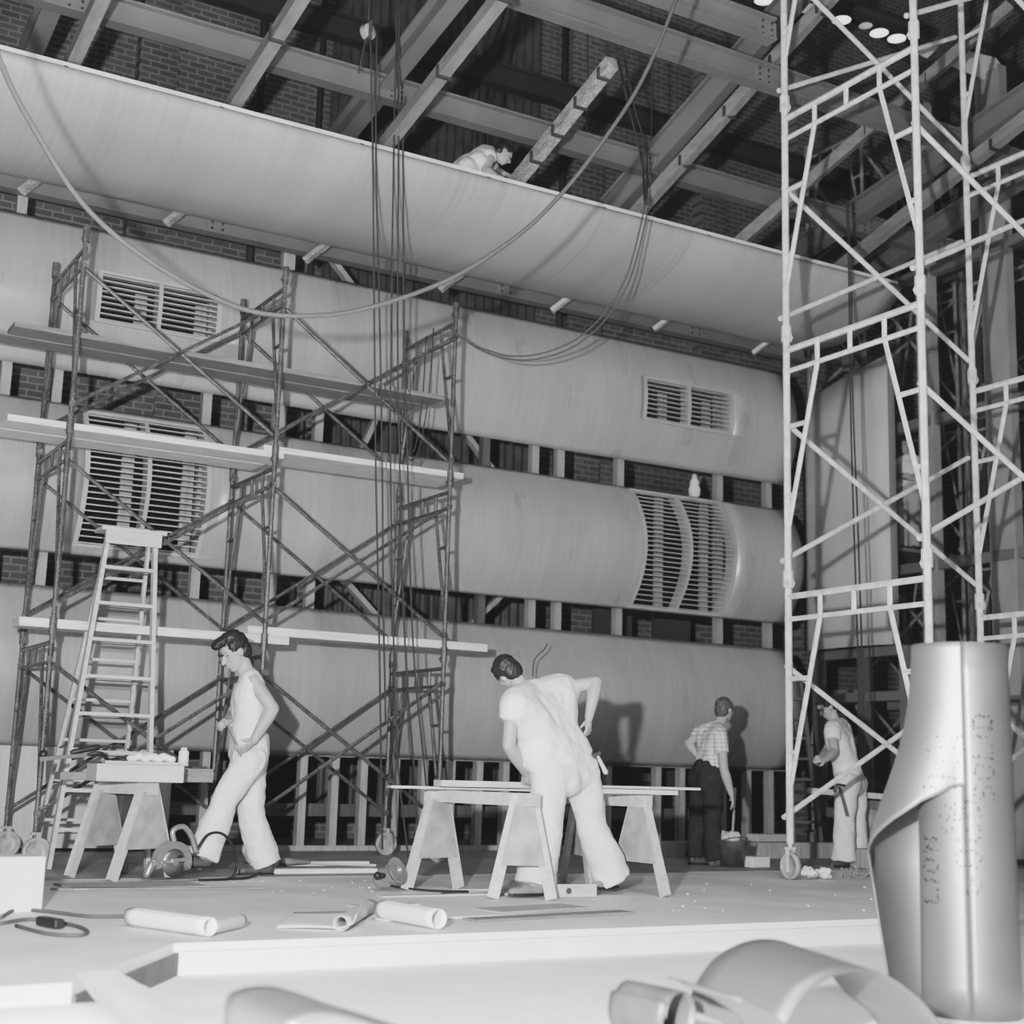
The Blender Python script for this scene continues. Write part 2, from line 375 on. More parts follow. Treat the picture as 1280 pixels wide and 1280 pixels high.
# studs behind the bands
def stud(px, py, z0, z1, m, w, lab, Y=14.98, d=.1):
    x = at(px, py, Y-d/2).x
    o = MB().box((x, Y, (z0+z1)/2), (w, d, z1-z0)).build('wall_stud', m)
    return tag(o, lab, 'stud', 'studs carrying the wall panels')
pl = ['at the far left edge', 'second from the left', 'above the ladder', 'behind the middle scaffold frame', 'just right of the middle scaffold frame',
      'behind the right scaffold frame', 'left one of the close pair at centre', 'right one of the close pair at centre', 'left of the tall right vent', 'right of the tall right vent', 'next to the white tower']
for i, px in enumerate([7, 72, 261, 353, 402, 607, 669, 701, 776, 900, 961]):
    stud(px, 600 if px > 500 else 480, 1.05, 6.78 if px in (7, 353) else 6.42, STUD if px not in (607,) else STUDD, .1 if px != 353 else .14, 'tall stud seen in the gaps between bands, '+pl[i])
lowx = [255, 378, 418, 454, 494, 530, 564, 599, 632, 690, 761, 823, 853, 905, 936, 964]
where = ['behind the legs of the walking man', 'just right of the walking man', 'between walking man and ropes', 'left of the hanging ropes', 'behind the hanging ropes', 'left of the front sawhorse top', 'over the front sawhorse', 'over the middle of the front sawhorse', 'left of the bending man', 'behind the bending man', 'right of the bending man', 'above the right-hand sawhorse boards', 'left of the man in the plaid shirt', 'behind the man in the plaid shirt', 'right of the man in the plaid shirt', 'left of the white tower']
for px, w in zip(lowx, where):
    stud(px, 1000, .05, 1.06, STUD, .085, 'short stud of the base frame, '+w, Y=14.9)
o = MB().box((9.2, 14.9, 1.035), (7.6, .12, .05)).build('base_rail', STUD); tag(o, 'horizontal top rail of the stud frame under the lowest band', 'rail')
o = MB().box((8.9, 14.9, .03), (8.2, .14, .06)).build('base_rail', STUD); tag(o, 'floor plate of the stud frame at the foot of the wall', 'rail')
o = MB().box((8.3, 15.5, .42), (7.5, .08, .14)).build('base_rail', STUDD); tag(o, 'dark mid rail seen through the stud frame', 'rail')
for a, b, lab in (((1075, 1), 0, ''),): pass
br = [((583, 545), (611, 582), 'dark brace in the upper gap right of the dark scaffold'), ((480, 500), (452, 560), 'dark brace in the upper gap behind the ropes'),
      ((432, 728), (468, 768), 'dark brace in the lower gap behind the ropes'), ((622, 748), (586, 782), 'dark brace in the lower gap right of the dark scaffold'),
      ((415, 325), (440, 358), 'dark brace just under the canopy beside the middle frame')]
for a, b, lab in br:
    A, B = at(*a, 15.3), at(*b, 15.3); dd = (B-A)*.35
    tag(MB().bar(A-dd, B+dd, .06, .1, (0, 1, 0)).build('diagonal_brace', STUD), lab, 'brace', 'diagonal braces behind the panels')
# things seen in the lower gap at right
A = at(868, 608, 15.0)
o = MB().lathe(A, [(.001, -.16), (.07, -.14), (.085, -.05), (.06, .02), (.07, .05), (.04, .1), (.03, .16), (.001, .17)], n=14).build('hanging_lamp', PAPER, smooth=True)
tag(o, 'small pale glass lamp hanging in the upper gap near the right vents', 'lamp')
MB().tube([A+V((0, 0, .16)), A+V((0, 0, .6))], .012, 6).build('lamp_cord', CABLE, o)
A, B = at(765, 480, 16.2), at(890, 800, 16.2)
for k in range(2):
    A = at(738+k*75, 770, 16.0); o = MB().box((A.x+.35, 16.0, 1.9), (.62, .05, 2.4)).build('dark_door_leaf', mat('dark_leaf%d' % k, .07, .5, .4))
    tag(o, 'dark flat door leaf behind the lower gap, '+('left' if k == 0 else 'right')+' one of two', 'door leaf')
# truss beam behind canopy's lower edge
def ibeam(a, b, h, w, m, name, lab, grp='roof beams', plates=()):
    root = empty(name, (V(a)+V(b))/2, lab, 'beam', grp); a = V(a); b = V(b)
    mb = MB(); d = (b-a).normalized(); up = V((0, 0, 1)); x = d.cross(up).normalized(); up = x.cross(d)
    mb.bar(a, b, .03, h); mb.bar(a+up*h/2, b+up*h/2, w, .025); mb.bar(a-up*h/2, b-up*h/2, w, .025)
    mb.build('beam', m, root)
    for p in plates:
        c = a+(b-a)*p; q = MB()
        q.bar(c-d*.12, c+d*.12, .05, h*.8); q.build('splice_plate', mat_pl, root)
        q = MB()
        for i in (-1, 1):
            for s in (-.07, 0, .07):
                for sd in (-1, 1): q.ell(c+d*(i*.06)+up*s+x*.03*sd, .016, n=6, m=4)
        q.build('bolts', STEELD, root)
    return root
mat_pl = mat('splice_steel', .17, .5, .4, 4, .1)
ibeam((.5, 14.75, 6.77), (13.2, 14.75, 6.77), .24, .16, STEEL, 'steel_beam', 'long steel beam behind the lower edge of the big curved canopy', plates=(.12, .33, .62, .85))
for px, py in ((35, 228), (215, 268), (388, 315), (556, 352), (695, 378), (822, 402), (945, 432)):
    A = at(px, py, 14.5); o = MB().bar(A+V((-.06, 0, -.12)), A+V((.22, -.25, .16)), .1, .05).build('wooden_cleat', LUMB if px > 600 else RAFTL)
    tag(o, 'short wooden cleat on the beam below the canopy, '+{35: 'at far left', 215: 'left of the dark scaffold posts', 388: 'over the middle scaffold frame', 556: 'right of the hanging ropes', 695: 'right of the ropes', 822: 'below the loop of twin cable', 945: 'left of the white tower'}[px], 'cleat', 'cleats under the canopy')
# ---------------------------------------------------------------- canopy
prof = bez([(0, 12.46, 7.0), (0, 12.40, 6.93), (0, 12.5, 6.80), (0, 12.8, 6.63), (0, 13.4, 6.505), (0, 14.0, 6.56), (0, 14.35, 6.66)], 5)
root = empty('curved_canopy', (7, 12.5, 6.6), 'long curved plywood canopy slung below the roof beams across the whole wall', 'canopy')
xe = 12.68
rows = [[V((x, p.y, p.z)) for p in prof] for x in [-.5+(xe+.5)*i/50 for i in range(51)]]
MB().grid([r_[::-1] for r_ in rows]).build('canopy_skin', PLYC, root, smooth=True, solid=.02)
mb = MB().bar((-.5, 12.47, 7.02), (xe, 12.47, 7.02), .08, .04); mb.build('edge_batten', LIGHTPLANK, root)
MB().bar((-.5, 12.62, 7.07), (xe, 12.62, 7.07), .1, .06).build('edge_board', STUD, root)
for i in range(9):
    x = 1.0+1.45*i; MB().prism([V((x, p.y, p.z+.03)) for p in prof]+[V((x, 14.3, 6.85)), V((x, 12.6, 7.05))], (.04, 0, 0)).build('rib', STUDD, root)
A = at(1119, 368, 12.46)
# ---------------------------------------------------------------- rafters and steel
tm = [(2.557, 'timber rafter at far left above the canopy', 8, .17), (4.088, 'timber rafter second from the left', 8, .19), (5.715, 'timber rafter running up beside the hanging ropes', 7.6, .22),
      (7.288, 'paint-spattered loose timber with a free upper end, beside the crouching man', 10.854, .325), (8.867, 'timber rafter between the loose timber and the white tower', 7.6, .25), (10.37, 'timber rafter passing behind the left post of the white tower', 7.6, .285), (11.95, 'timber rafter at the right end of the canopy', 7.6, .29)]
for X, lab, y1, s in tm:
    a = V((X, 12.75, 7.12)); b = V((X, y1, 7.12+(12.75-y1)*s))
    if X == 8.867: b = at(1046, -12, 10.5)
    if X == 10.37: b = at(1262, 8, 10.5)
    rt = empty('timber_rafter', a, lab, 'rafter', 'timber rafters over the canopy')
    MB().bar(a, b, .12, .13).build('timber', RAFTL if y1 > 10 else RAFT, rt)
    for k in range(1, 5):
        t = k*.22+.05
        c = a+(b-a)*t
        if t < 1: MB().box(c+V((0, 0, -.03)), (.16, .03, .12)).build('joist_clip', STEELD, rt)
ibeam((-1, 12.9, 7.90), (17, 12.9, 7.90), .24, .16, STEEL, 'steel_beam', 'long steel beam crossing just above the canopy edge', plates=(.2, .385, .57, .757, .83))
ibeam((-1, 11.05, 8.26), (17, 11.05, 8.26), .24, .16, STEEL, 'steel_beam', 'long steel beam crossing the top of the picture, second from the canopy', plates=(.385, .575, .757))
A = at(965, 40, 10.3); ibeam((6, 10.3, A.z), (A.x, 10.3, A.z), .22, .15, STEEL, 'steel_beam', 'short steel beam ending beside the top of the white tower', plates=(.97,))
ibeam((12.95, 9.3, A.z+.2), (18, 9.3, A.z+.2), .24, .16, STEEL, 'steel_beam', 'short steel beam at the top right corner behind the white tower')
for X, lab in ((2.3, 'sloping steel beam at far left'), (5.5, 'sloping steel beam left of the ropes'), (11.75, 'sloping steel beam behind the white tower'), (12.95, 'sloping steel beam at the end of the canopy')):
    X *= 1.057
    ibeam((X, 15.43, 7.61), (X, 7.82, 8.88), .26, .18, STEEL, 'steel_beam', lab, 'sloping roof steels')
p_, q2 = at(805, 213, 13.0), at(1003, -14, 11.36)
ibeam(p_+(p_-q2)*.22, q2, .26, .18, STEEL, 'steel_beam', 'sloping steel beam between the rafters at centre right', 'sloping roof steels')
ibeam((15.4, 15.5, 8.2), (15.4, 8.5, 8.6), .28, .2, STEEL, 'steel_beam', 'sloping steel beam above the right wing', 'sloping roof steels')
ibeam((17.5, 16.5, 8.9), (17.5, 9, 9.2), .28, .2, STEEL, 'steel_beam', 'sloping steel beam furthest right in the roof', 'sloping roof steels')
ibeam((-1, 16.6, 10.6), (18.5, 16.6, 10.6), .3, .2, STEELD, 'steel_beam', 'dark high beam against the brick wall', 'roof beams')
# round lamps high at right
for i, (px, py) in enumerate([(955, 0), (1009, 10), (1052, 25), (1082, 32), (1099, 41), (1121, 48)]):
    A = at(px, py, 13.3); rt = empty('round_lamp', A, ['first bright disc lamp, cut by the top edge of the picture', 'dim disc lamp beside the left white post', 'second bright disc lamp, crossed by a white brace', 'smaller dull disc lamp in the middle of the row', 'bright disc lamp, second from the right of the row', 'bright disc lamp at the right end of the row'][i], 'lamp', 'disc lamps under the roof at top right')
    rr = .1 if i == 3 else .135
    MB().lathe(A, [(.001, .03), (rr*.9, .03), (rr, 0), (rr*.92, -.005)]).build('lamp_housing', STEELD, rt, smooth=True)
    MB().lathe(A+V((0, 0, -.003)), [(rr*.93, 0), (rr*.6, -.012), (.001, -.018)]).build('lamp_glass', LAMPG if i in (1, 3) else LAMPM, rt, smooth=True)
A, B = at(940, -12, 13.3), at(1140, 52, 13.3)
tag(MB().bar(A+V((0, 0, .13)), B+V((0, 0, .13)), .3, .1).build('lamp_batten', STEELD), 'dark batten carrying the row of disc lamps', 'batten')
pa = [at(*p, 12.0) for p in [(1185, 80), (1212, 64), (1245, 72), (1256, 88), (1240, 102), (1222, 95)]]
tag(MB().prism(pa, (0, .02, .0)).build('pale_sheet', REFL), 'pale bent sheet hanging high behind the white tower, larger of two', 'sheet')
pa = [at(*p, 11.5) for p in [(1148, 66), (1160, 56), (1174, 58), (1160, 72)]]
tag(MB().prism(pa, (0, .02, .0)).build('pale_sheet', REFL), 'small pale plate by the top of the white tower, left of the larger sheet', 'sheet')

# ---------------------------------------------------------------- side panel, columns at right
XS = 13.3
rows = []
tops = [(1003, 502), (1012, 500), (1028, 493), (1050, 480), (1072, 467), (1092, 454), (1108, 443)]
ysd = [atx(p[0], p[1], XS) for p in tops]
root = empty('side_panel', (XS, 14, 2.6), 'tall pale plywood side panel with a sweeping curved top, right of the bands', 'wall panel')
zb = 2.62
mb = MB(); fr = [V((XS - .10*math.sin(math.pi*i/6), p.y, p.z)) for i, p in enumerate(ysd)]
rows = [[V((p.x, p.y, zb+(p.z-zb)*k/8)) for k in range(9)] for p in fr]
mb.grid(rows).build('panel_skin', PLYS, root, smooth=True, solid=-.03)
e = fr[-1]; MB().bar((e.x+.03, e.y-.03, zb), (e.x+.03, e.y-.03, e.z), .08, .05, (1, 0, 0)).build('edge_strip', mat('edge_grey', .22, .6), root)
# supporting timber frame beneath side panel
root = empty('timber_support', (XS+.1, 14, 0), 'dark timber frame standing under the side panel', 'frame')
for y in (13.16, 13.9, 14.75): MB().box((XS+.12, y, 1.3), (.12, .14, 2.6)).build('post', STEEL if y < 13.5 else STUDD, root)
for zz in (2.55, 1.98, .5): MB().box((XS+.12, 13.95, zz), (.1, 1.6, .12)).build('rail', STEEL, root)
XC = 13.9
mat_col = mat('column_steel', .3, .55, .4, 2, .12)
def column(ya, yb, lab, x=XC):
    root = empty('steel_column', (x, (ya+yb)/2, 0), lab, 'column', 'steel columns of the right wing')
    y = (ya+yb)/2; w = abs(yb-ya)
    mb = MB().box((x, y, 5.0), (.03, w, 10)); mb.box((x, ya, 5), (.14, .03, 10)); mb.box((x, yb, 5), (.14, .03, 10)); mb.build('shaft', mat_col, root)
    MB().box((x, y, .03), (.35, w+.2, .06)).build('base_plate', STEELD, root)
column(13.24, 13.02, 'tall grey steel column just right of the side panel')
column(12.12, 11.75, 'tall grey steel column near the right edge of the picture')
column(15.2, 15.5, 'tall steel column in the dark far right corner', 17.2)
for z_, lab in ((5.57, 'upper grey steel girt between the right-hand columns'), (3.66, 'middle girt between the right-hand columns'), (7.6, 'topmost girt between the right-hand columns'), (1.9, 'lowest girt between the right-hand columns')):
    tag(MB().box((XC+.02, 12.6, z_), (.12, 2.7, .13)).build('steel_girt', STEEL), lab, 'girt', 'girts of the right wing')

# white drop cloth spilling over the left corner of the stage
def dc(u, v):
    a = flr(-120, 1200); b_ = flr(236, 1190); a2 = V((-1.2, 3.2, -.26)); b2 = V((2.6, 4.6, -.26))
    p = V((a.lerp(b_, u)).lerp(a2.lerp(b2, u), v)); d = C0-V((2.37, YE, 0))
    return p
rows = []
for i in range(41):
    row = []
    for j in range(31):
        x = -1.6+4.3*i/40; y = 2.9+3.6*j/30
        # top of stage edge line from C0 to the corner
        t = (x-C0.x)/(2.37-C0.x); ye = 5.42 if x < C0.x else C0.y+(YE-C0.y)*t
        dd = ye-y+.0
        k = min(max((dd)/(1.5-.9*min(max(t, 0), 1)), 0), 1)
        z = PZ+.005+(.002-PZ)*(1-k)**1.5 if dd > 0 else .007
        z *= 1 if x < C0.x+.25 else max(0, 1)
        if x > C0.x+.3: z = PZ+.005+(z-PZ-.005)*max(0, 1-(x-C0.x-.3)/.35)
        z = max(z+.02*noise.noise(V((x*2.2, y*2.2, 0)))*(1 if dd > .05 else 0), PZ+.006)
        row.append(V((x, min(y, ye+(.15 if x < C0.x else max(-.03, .15-(x-C0.x)*.9))), z)))
    rows.append(row)
tag(MB().grid([r_[::-1] for r_ in rows]).build('drop_cloth', PIT, smooth=True), 'white drop cloth heaped against the stage at bottom left', 'drop cloth')
# ---------------------------------------------------------------- scaffolds
def collar(mb, p, r): mb.tube([p+V((0, 0, -.06)), p+V((0, 0, .06))], r, 8)
def end_frame(root, X, ya, yb, z0, z1, m, r=.024, big=1.):
    """ladder-shaped end frame of tube in the plane X=const; ya near post, yb far post"""
    H = z1-z0; w = yb-ya; mb = MB(); T = lambda a, b, q=r*.72: mb.tube([V((X, a[0], a[1])), V((X, b[0], b[1]))], q, 6)
    top = z1-.12*big; ch2 = top-.17*big
    for y in (ya, yb): mb.tube([V((X, y, z0)), V((X, y, z1+.08))], r, 8)
    T((ya, top), (yb, top), r*.9); T((ya, ch2), (yb, ch2))
    for f in (.25, .5, .75): T((ya+w*f, top), (ya+w*f, ch2))
    for s, y in ((1, ya), (-1, yb)):
        a = y+s*w*.25; b = y+s*.02; zb = z0+H*.22
        T((a, ch2), (b, zb))
        for fz in (.62, .34):
            zz = z0+H*fz; k = (zz-zb)/(ch2-zb); T((y, zz), (b+(a-b)*k, zz))
        T((y, z1-.02), (y+s*.04, z1-.02), r*1.5)
        mb.tube([V((X, y, z1-.06)), V((X, y, z1+.10))], r*1.45, 8)
        for zz in (z0+H*.12, z0+H*.85): mb.box((X, y, zz), (.05, .05, .05))
    return mb.build('end_frame', m, root, smooth=False)
def caster(root, X, y, r=.1, m=WHEEL, h=.24):
    c = MB(); c.tube([V((X, y, h)), V((X, y, r*2+.02))], .02, 8); c.box((X, y, r*2+.03), (.08, .06, .02))
    W = m != WHEEL
    for s in (-1, 1): c.box((X+(s*.035 if W else .02), y+(0 if W else s*.035), r+.05), (.008, .04, r*1.7) if W else (.04, .008, r*1.7))
    k = c.build('caster', m, root)
    Rx = Matrix.Rotation(math.pi/2, 3, 'Y') if W else Matrix.Rotation(math.pi/2, 3, 'X')
    MB().lathe((X+(0 if W else .02), y, r), [(.001, -.024), (.03, -.024), (r*.78, -.016), (r*.8, -.03), (r, -.02), (r, .02), (r*.8, .03), (r*.78, .016), (.03, .024), (.001, .024)], Rx, 20).build('wheel', WHEEL, k, smooth=True)
    return k
# dark rolling scaffold
FX = [2.88, 4.83, 6.74]; YA, YB = 12.9, 14.1
root = empty('rolling_scaffold', (4.8, 13.5, 0), 'dark tubular scaffold on casters, three frames wide and three lifts high, at left', 'scaffold')
lv = [(.22, 2.02), (2.02, 3.83), (3.83, 5.64)]
for X in FX:
    for a, b in lv: end_frame(root, X, YA, YB, a, b, SCAF)
    for y in (YA, YB): caster(root, X, y, .12)
for i in range(2):
    for a, b in lv:
        for y, dy in ((YA, .04), (YB, -.04)):
            h = b-a; p = V((FX[i], y+dy, a+h*.12)); q = V((FX[i+1], y+dy, a+h*.85))
            s_ = V((FX[i], y+dy+.03, a+h*.85)); t_ = V((FX[i+1], y+dy+.03, a+h*.12))
            MB().tube([p, q], .019, 6).build('cross_brace', SCAF, root); MB().tube([s_, t_], .019, 6).build('cross_brace', SCAF, root)
o = MB().tube([V((FX[0], YA-.04, .5)), V((FX[1], YA-.04, 1.1))], .02, 6)
# white tower
root = empty('white_scaffold_tower', (10.3, 9.5, 0), 'tall white-painted tubular scaffold tower on casters at right', 'scaffold')
WX = [9.05, 11.63]; WA, WB = 8.61, 10.36
wl = [(.32, 2.74), (2.74, 5.15), (5.15, 7.56), (7.56, 9.97)]
for X in WX:
    for a, b in wl: end_frame(root, X, WA, WB, a, b, SCAFW, r=.034, big=1.25)
    for y in (WA, WB): caster(root, X, y, .125, SCAFW, .34)
for n_, (a, b) in enumerate(wl):
    for y in (WA, WB):
        lo, hi = (a+.2, a+1.58) if n_ else (.55, 1.95)
        if n_: lo, hi = a+.2, a+1.56
        MB().tube([V((WX[0], y+.04, hi)), V((WX[1], y+.04, lo))], .026, 8).build('cross_brace', SCAFW, root)
        MB().tube([V((WX[0], y+.09, lo)), V((WX[1], y+.09, hi))], .026, 8).build('cross_brace', SCAFW, root)
MB().tube([V((WX[0], WB, 6.75)), V((WX[0]+.9, WB-1.2, 7.9))], .026, 8)
# dark background scaffolds at right
def bgs(X0, X1, ya, yb, n, lab, h=1.9, z0=.2, m=SCAFB, r=.03):
    root = empty('background_scaffold', ((X0+X1)/2, (ya+yb)/2, 0), lab, 'scaffold', 'dark scaffolds in the right wing')
    for k in range(n):
        for X in (X0, X1): end_frame(root, X, ya, yb, z0+h*k, z0+h*(k+1), m, r=r)
        for y in (ya, yb):
            a = z0+h*k
            MB().tube([V((X0, y, a+.2)), V((X1, y, a+h*.85))], r*.8, 6).build('cross_brace', m, root); MB().tube([V((X0, y+.04, a+h*.85)), V((X1, y+.04, a+.2))], r*.8, 6).build('cross_brace', m, root)
    for X in (X0, X1):
        for y in (ya, yb): MB().box((X, y, z0-.1), (.14, .14, .2)).build('foot', m, root)
    return root
bgs(14.6, 16.5, 15.0, 16.2, 5, 'dark scaffold in the far right wing carrying the standing man', h=2.09, z0=.2)
bgs(14.9, 17.0, 11.9, 13.4, 4, 'dark scaffold behind the right-hand column, nearer than the standing man')
bgs(14.6, 16.6, 9.6, 10.9, 5, 'dark scaffold at the right edge of the picture behind the white tower')
# planks on scaffolds
def plank(a, b, w, t, m, lab, grp='planks on the dark scaffold', name='scaffold_plank'):
    return tag(MB().bar(a, b, w, t).build(name, m, bevel=.006), lab, 'plank', grp)
A, B = at(22, 414, 13.1), at(516, 497, 13.1)
zp = 4.74
plank((2.35, 13.2, zp), (6.72, 13.2, zp), .3, .05, LUMBD, 'upper aged plank through the dark scaffold below the small left vent, nearer of two')
plank((2.28, 13.53, zp), (6.62, 13.53, zp), .3, .05, LUMBD, 'upper aged plank through the dark scaffold, the farther of two')
zq = 3.86
plank((2.35, 13.15, zq), (4.95, 13.15, zq), .36, .06, LIGHTPLANK, 'pale plank on the second lift crossing the tall left vent, nearer board')
plank((2.25, 13.53, zq), (4.9, 13.53, zq), .36, .06, LIGHTPLANK, 'pale plank on the second lift crossing the tall left vent, farther board')
plank((4.75, 13.3, zq+.062), (6.95, 13.3, zq+.062), .6, .06, LIGHTPLANK, 'pale plank on the second lift between middle and right frames')
zr = 2.07
plank((2.6, 13.1, zr), (5.1, 13.1, zr), .3, .08, LIGHTPLANK, 'low pale plank behind the walking man, left board')
plank((4.7, 13.15, zr+.082), (7.3, 13.15, zr+.082), .3, .08, LIGHTPLANK, 'low pale plank with a chewed end, right of the walking man')
# ---------------------------------------------------------------- stepladder
def ladder():
    LY = 12.35; T = 2.90
    bl, br_ = flr(60, 1087), flr(178, 1090)
    bl = V((2.93, 12.0, 0)); br_ = V((3.62, 12.0, 0)); bl = flr(60, 1087); br_ = V((bl.x+.82, bl.y-.02, 0))
    tl, tr = at(137, 668, bl.y+.28), at(194, 672, bl.y+.28)
    cxx = (bl.x+br_.x)/2; tl = V((cxx-.21, bl.y+.28, T)); tr = V((cxx+.21, bl.y+.28, T))
    dx = at(165, 668, bl.y+.28).x-cxx; tl.x += dx; tr.x += dx
    root = empty('stepladder', V((cxx, bl.y+.3, 0)), 'tall pale wooden stepladder standing in front of the dark scaffold', 'ladder')
    for a, b in ((bl, tl), (br_, tr)): MB().bar(a, b, .035, .075, (0, 1, 0)).build('rail', LUMB, root)
    n = 9
    for k in range(1, n):
        t = k/n; a = bl.lerp(tl, t); b = br_.lerp(tr, t)
        MB().box(((a.x+b.x)/2, a.y, a.z), (b.x-a.x+.02, .1, .028)).build('step', LUMB, root)
        MB().tube([V((a.x, a.y+.03, a.z-.03)), V((b.x, a.y+.03, a.z-.03))], .005, 5).build('step_rod', IRON, root)
    MB().box(((tl.x+tr.x)/2, tl.y+.04, T+.02), (.58, .28, .03)).build('top_cap', LUMB, root)
    MB().box(((tl.x+tr.x)/2, tl.y-.07, T-.05), (.5, .03, .12)).build('top_apron', LUMB, root)
    rl, rr = V((bl.x+.15, bl.y+1.28, 0)), V((br_.x+.08, bl.y+1.28, 0)); t1, t2 = tl+V((.03, .08, -.03)), tr+V((-.03, .08, -.03))
    for a, b in ((rl, t1), (rr, t2)): MB().bar(a, b, .03, .05, (0, 1, 0)).build('back_leg', LUMB, root)
    for k in range(1, 8):
        t = k/8; a = rl.lerp(t1, t); b = rr.lerp(t2, t); MB().box(((a.x+b.x)/2, a.y, a.z), (b.x-a.x, .03, .025)).build('back_rung', LUMB, root)
    for a, b in ((bl.lerp(tl, .35), rl.lerp(t1, .35)), (br_.lerp(tr, .35), rr.lerp(t2, .35))): MB().bar(a, b, .006, .02).build('spreader', IRON, root)
ladder()
# ---------------------------------------------------------------- sawhorses
def sawhorse(A, B, h, lab, spread=.46, m=LUMB, name='sawhorse', lean=.13):
    """A,B: floor points under the two ends"""
    A = V(A); B = V(B); A.z = B.z = 0; d = (B-A).normalized(); x = V((-d.y, d.x, 0)); root = empty(name, (A+B)/2, lab, 'sawhorse', 'sawhorses on the stage')
    MB().bar(A-d*.1+V((0, 0, h-.045)), B+d*.1+V((0, 0, h-.045)), .1, .09).build('beam', m, root)
    for P, s in ((A, -1), (B, 1)):
        for t in (-1, 1):
            top = P+x*.04*t+V((0, 0, h-.02)); bot = P+x*spread/2*t+d*s*lean
            dd = (top-bot).normalized(); MB().bar(bot+dd*.02, top, .035, .085, d).build('leg', m, root)
        pts = []
        for (t, zz) in ((-1, h-.09), (1, h-.09), (1, h*.36), (-1, h*.36)):
            k = 1-zz/h; pts.append(P+x*t*(.05+(spread/2-.03)*k)+d*s*(lean*k+.022)+V((0, 0, zz)))
        MB().prism(pts, d*s*.014).build('gusset', mat_gus, root)
    return root
mat_gus = mat('gusset_ply', .33, .7, .3, 7, .25)
f1, f2, f3, f4 = [flr(*p) for p in ((508, 1114), (573, 1111), (616, 1124), (689, 1126))]
h_mid = .76
sawhorse(((f1+f2)/2), ((f3+f4)/2), h_mid, 'pale sawhorse left of the bending man, in front of everything', spread=.52, lean=.0)
g1, g2 = flr(738, 1114), flr(832, 1123)
def ahorse(legs, h, tops, lab):
    """sawhorse given by its four feet and two ridge points"""
    root = empty('sawhorse', sum((l for l in legs), V())/4, lab, 'sawhorse', 'sawhorses on the stage')
    a, b = tops; MB().bar(a+(a-b)*.12-V((0, 0, .05)), b+(b-a)*.12-V((0, 0, .05)), .1, .09).build('beam', LUMB, root)
    for (l, r_), t in (((legs[0], legs[1]), a), ((legs[2], legs[3]), b)):
        x = (r_-l).normalized(); dn = V((x.y, -x.x, 0))
        if dn.y > 0: dn = -dn
        for f, s in ((l, -1), (r_, 1)): MB().bar(f+V((0, 0, .01)), t+x*s*.05-V((0, 0, .02)), .04, .085, dn.cross(V((0, 0, 1)))).build('leg', LUMB, root)
        tt_ = t-V((0, 0, .1)); pts = []
        for k, s, q in ((.1, -1, l), (.1, 1, r_), (.68, 1, r_), (.68, -1, l)):
            p = (t+x*s*.05).lerp(q, k); pts.append(p+dn*.03)
        MB().prism(pts, dn*.012).build('gusset', mat_gus, root)
    return root
for o_ in [o for o in col.objects if o.name.startswith('sawhorse')]:
    for c in list(o_.children): bpy.data.objects.remove(c)
    bpy.data.objects.remove(o_)
T1 = at(560, 990, 10.0); T2 = at(645, 992, 9.25)
H1 = .75
T1 = (f1+f2)/2+V((.02, 0, H1)); T2 = (f3+f4)/2+V((0, 0, H1))
ahorse((f1, f2, f3, f4), H1, (T1, T2), 'pale sawhorse left of the bending man')
e1, e2 = V((6.14, 9.75, 0)), V((6.44, 9.71, 0)); e1 = flr(703, 1103); e2 = flr(738, 1112); e3 = flr(766, 1113); e4 = flr(832, 1122)
ahorse((e1, e2, e3, e4), H1, ((e1+e2)/2+V((0, 0, H1)), (e3+e4)/2+V((0, 0, H1))), 'pale sawhorse partly hidden behind the bending man')
k1, k2, k3, k4 = flr(86, 1098), flr(155, 1092), flr(139, 1103), flr(213, 1098)
H2 = .74
ahorse((k1, k2, k3, k4), H2, ((k1+k2)/2+V((0, 0, H2)), (k3+k4)/2+V((0, 0, H2))), 'sawhorse with tools on it in front of the stepladder')
r1, r2, r3, r4 = [flr(*p) for p in ((1082, 1080), (1106, 1080), (1100, 1088), (1130, 1088))]
ahorse((r1, r2, r3, r4), .7, ((r1+r2)/2+V((0, 0, .7)), (r3+r4)/2+V((0, 0, .7))), 'far sawhorse right of the man with the hammer loop')
# boards on the sawhorses
def board(px1, py1, px2, py2, Y, w, t, lab, m=LUMB, Y2=None):
    a, b = at(px1, py1, Y), at(px2, py2, Y2 or Y); zz = (a.z+b.z)/2
    return tag(MB().bar(a, b, w, t).build('board', m, bevel=.004), lab, 'board', 'loose boards and planks')
def hb(xa, ya, xb, yb, z_, w, t, lab, m=LUMB):
    return tag(MB().bar((xa, ya, z_+t/2), (xb, yb, z_+t/2), w, t).build('board', m, bevel=.004), lab, 'board', 'loose boards and planks')
qa, qb = T1, T2
zt = H1+.002
pA, pB = at(493, 991, 9.75), at(668, 994, 9.75)
hb(pA.x, 9.85, pB.x+.02, 9.6, zt, .14, .02, 'thin board sticking out left over the front sawhorse')
pA, pB = at(548, 985, 9.6), at(700, 987, 9.6)
hb(pA.x, 9.62, pB.x, 9.5, zt+.024, .16, .045, 'thick board on top of the front sawhorse')
pA, pB = at(700, 989, 9.3), at(868, 990, 9.3)
hb(pA.x, 9.45, pB.x, 9.3, zt+.04, .2, .02, 'long thin board reaching right past the bending man')
pA, pB = at(690, 994, 9.3), at(838, 997, 9.3)
hb(pA.x, 9.42, pB.x, 9.3, zt, .24, .036, 'thicker board under the long thin one, right of the bending man')
pA, pB = at(110, 983, 11.4), at(214, 985, 11.4)
hb(pA.x-.02, 11.25, pB.x, 11.25, H2+.002, .3, .13, 'broad pale plank on edge across the left sawhorse')
pA, pB = at(216, 984, 11.7), at(262, 984, 11.7)
